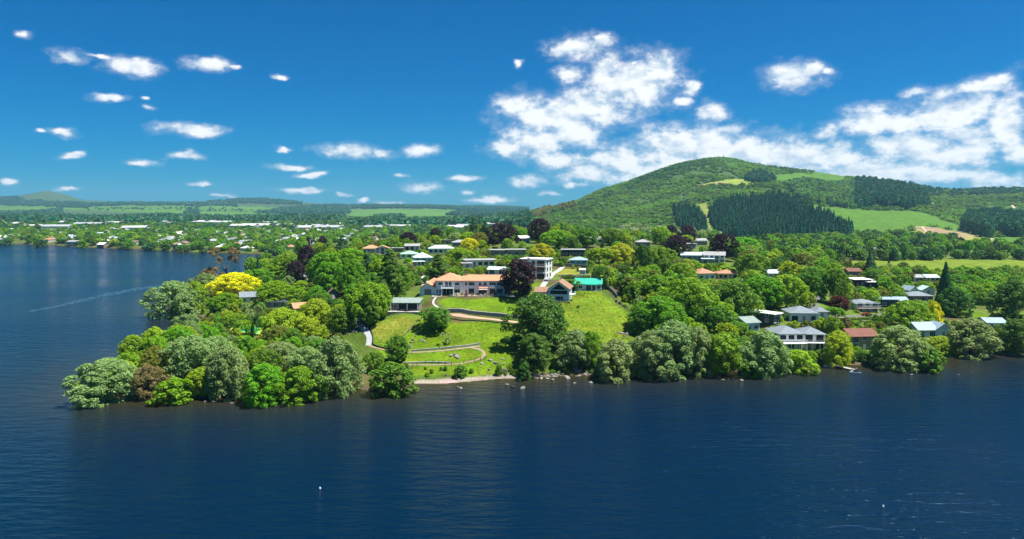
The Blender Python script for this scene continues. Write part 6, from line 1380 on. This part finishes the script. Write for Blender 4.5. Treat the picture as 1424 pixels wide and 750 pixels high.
# garden shed, parked cars
p = G(810, 382); o = empty('garden_shed', p, R(-8)); wall_part(2.6, 2.2, 2.1, 'gable', .5, WM['white'], o); roof_part('gable', 2.6, 2.2, 2.1, .5, RM['white'], o, .2); window(o, -.5, .9, .7, .7, -1.102); MB().box(.3, 1.0, -1.15, -1.08, 0, 1.9).build('door', WM['greyblue'], o); tag(o, 'small white garden shed on the lawn terrace behind the teal roofed cottage', 'shed')
TYRE = mat('tyre', (.02, .02, .02), .9, .1)
def car(px, py, rz, col, label):
    p = G(px, py); o = empty('parked_car', (p.x, p.y, p.z + .12), R(rz)); m = mat('car_' + col[0], col[1], .25, .03, spec=.6)
    prof = [(-2.1, .45), (-2.15, .75), (-1.95, .98), (-1.3, 1.05), (-.75, 1.45), (.55, 1.47), (1.15, 1.05), (1.95, .92), (2.15, .7), (2.1, .35)]
    n = len(prof); V = [(x, -.86 + (.14 if z > 1.1 else 0), z) for x, z in prof] + [(x, .86 - (.14 if z > 1.1 else 0), z) for x, z in prof]
    MB().poly(V, [tuple(range(n - 1, -1, -1)), tuple(range(n, 2 * n))] + [(i, (i + 1) % n, n + (i + 1) % n, n + i) for i in range(n)]).build('body', m, o)
    for s in (-1, 1): MB().poly([(-1.1, s * .80, 1.1), (.95, s * .80, 1.1), (.48, s * .745, 1.40), (-.70, s * .745, 1.40)], [(0, 1, 2, 3)]).build('side_window', GLASS, o)
    MB().poly([(1.13, -.62, 1.09), (1.13, .62, 1.09), (.62, .6, 1.435), (.62, -.6, 1.435)], [(0, 1, 2, 3)]).build('windscreen', GLASS, o)
    for x in (-1.35, 1.35):
        for s in (-1, 1): w = MB().tube([(x, s * .70, .33), (x, s * .90, .33)], .33, 12).build('wheel', TYRE, o); MB().tube([(x, s * .895, .33), (x, s * .915, .33)], .19, 10).build('rim', BOATW, w)
    for s in (-1, 1): MB().box(2.10, 2.17, s * .6 - .16, s * .6 + .16, .66, .8).build('headlight', BOATW, o)
    tag(o, label, 'car')
car(503, 450, 60, ('navy', (.03, .045, .08)), 'dark blue car parked at the top of the paved path')
car(793, 387, 10, ('black', (.015, .015, .018)), 'black car parked behind the teal roofed cottage')
car(761, 391, 70, ('silver', (.45, .46, .47)), 'silver car on the drive below the white modern house')
car(1141, 412, 75, ('white', (.7, .7, .7)), 'white car on the rising grey road')
car(1205, 440, 4, ('red', (.30, .03, .02)), 'red car on the lower road')
car(590, 389, 80, ('white', (.7, .7, .7)), 'white car on the drive behind the left end of the villa')
# clipped hedges
def hedge(px, h, w, col, label):
    P = resample(line_px(px), 1.2); o = empty('hedge', (P[0].x, P[0].y, H1(P[0].x, P[0].y))); org = o.location.copy(); tag(o, label, 'hedge'); g = np.random.default_rng(len(label)); pts, nn = [], []
    for a, b in zip(P[:-1], P[1:]):
        t = (b - a); s = Vector((-t.y, t.x, 0)).normalized(); za, zb = H1(a.x, a.y), H1(b.x, b.y)
        for _ in range(70):
            f, u, v = g.uniform(), g.uniform(-1, 1), g.uniform(0, 1); e = g.integers(0, 3); off, zz, nr = (u * w/2, h, Vector((0, 0, 1))) if e == 0 else ((w/2 if e == 1 else -w/2), v * h, s if e == 1 else -s)
            q = a + t * f + s * (off + g.normal() * .08); pts.append((q.x - org.x, q.y - org.y, za + (zb - za) * f - org.z + zz + g.normal() * .07)); nn.append(tuple(nr + Vector(g.normal(size=3)) * .5))
    me = leaf_mesh('hedge', np.array(pts), np.array(nn), .2, seed=5); me.materials[0] = LM[col]; link(bpy.data.objects.new('foliage', me), o)
    MB().tube([tuple(p - Vector((org.x, org.y, 0)) + Vector((0, 0, H1(p.x, p.y) - org.z + h * .45))) for p in P], h * .38, 5).build('stems', BARK, o)
hedge([(780,388),(800,388),(820,387)], 1.3, 1.0, 'mid', 'clipped green hedge behind the teal roofed cottage')
hedge([(842,385),(860,387),(880,391)], 1.5, 1.4, 'green', 'green hedge along the edge of the dry lawn terrace')
hedge([(596,404),(606,409)], 1.1, 1.0, 'green', 'short green hedge at the left corner of the villa')
hedge([(1165,447),(1195,445),(1225,444)], 1.0, 1.0, 'green', 'clipped hedge along the lower road')
for px, py, w_ in ((804, 427, 5), (857, 419, 4), (862, 422, 5), (869, 426, 6)): ptree('shrub', 'shrub', 'dark', px, py + 1, py - 3, w_, 'tiny dark spot of unknown kind on the open paddock, given a bush shape', 'bush', 'tiny dark spots on the paddock')  # unidentified dark spots, drawn with the shrub shape

# faint wake of a boat that has passed
def wake():
    P = smooth(resample([Vector((*at_z(a, b, 0)[:2], 0)) for a, b in ((40, 434), (90, 424), (140, 412), (190, 402), (236, 396))], 4), 6); V, Fc = [], []
    for i, p in enumerate(P):
        t = (P[min(i + 1, len(P) - 1)] - P[max(i - 1, 0)]).normalized(); s = Vector((-t.y, t.x, 0)); k = (2.2 + 4.0 * i / len(P)) * (1 + .25 * math.sin(i * .9))
        V += [tuple(p - s * k), tuple(p + s * k)]
        if i: Fc.append((2 * i - 2, 2 * i - 1, 2 * i + 1, 2 * i))
    V = [(x, y, .02) for x, y, z in V]
    m = bpy.data.materials.new('wake_ripples'); m.use_nodes = True; t = m.node_tree; b = t.nodes['Principled BSDF']; b.inputs['Base Color'].default_value = (.05, .13, .19, 1); b.inputs['Roughness'].default_value = .35
    ge = N(t, 'ShaderNodeNewGeometry'); n = N(t, 'ShaderNodeTexNoise'); n.inputs['Scale'].default_value = .35; n.inputs['Detail'].default_value = 5; L(t, ge.outputs['Position'], n.inputs['Vector'])
    r = N(t, 'ShaderNodeMapRange'); L(t, n.outputs['Fac'], r.inputs[0])
    for i, v in zip((1, 2, 3, 4), (.33, .7, .05, .75)): r.inputs[i].default_value = v
    L(t, r.outputs[0], b.inputs['Alpha'])
    o = MB().poly(V, Fc).build('boat_wake', m); tag(o, kind='structure')
wake()
haze()
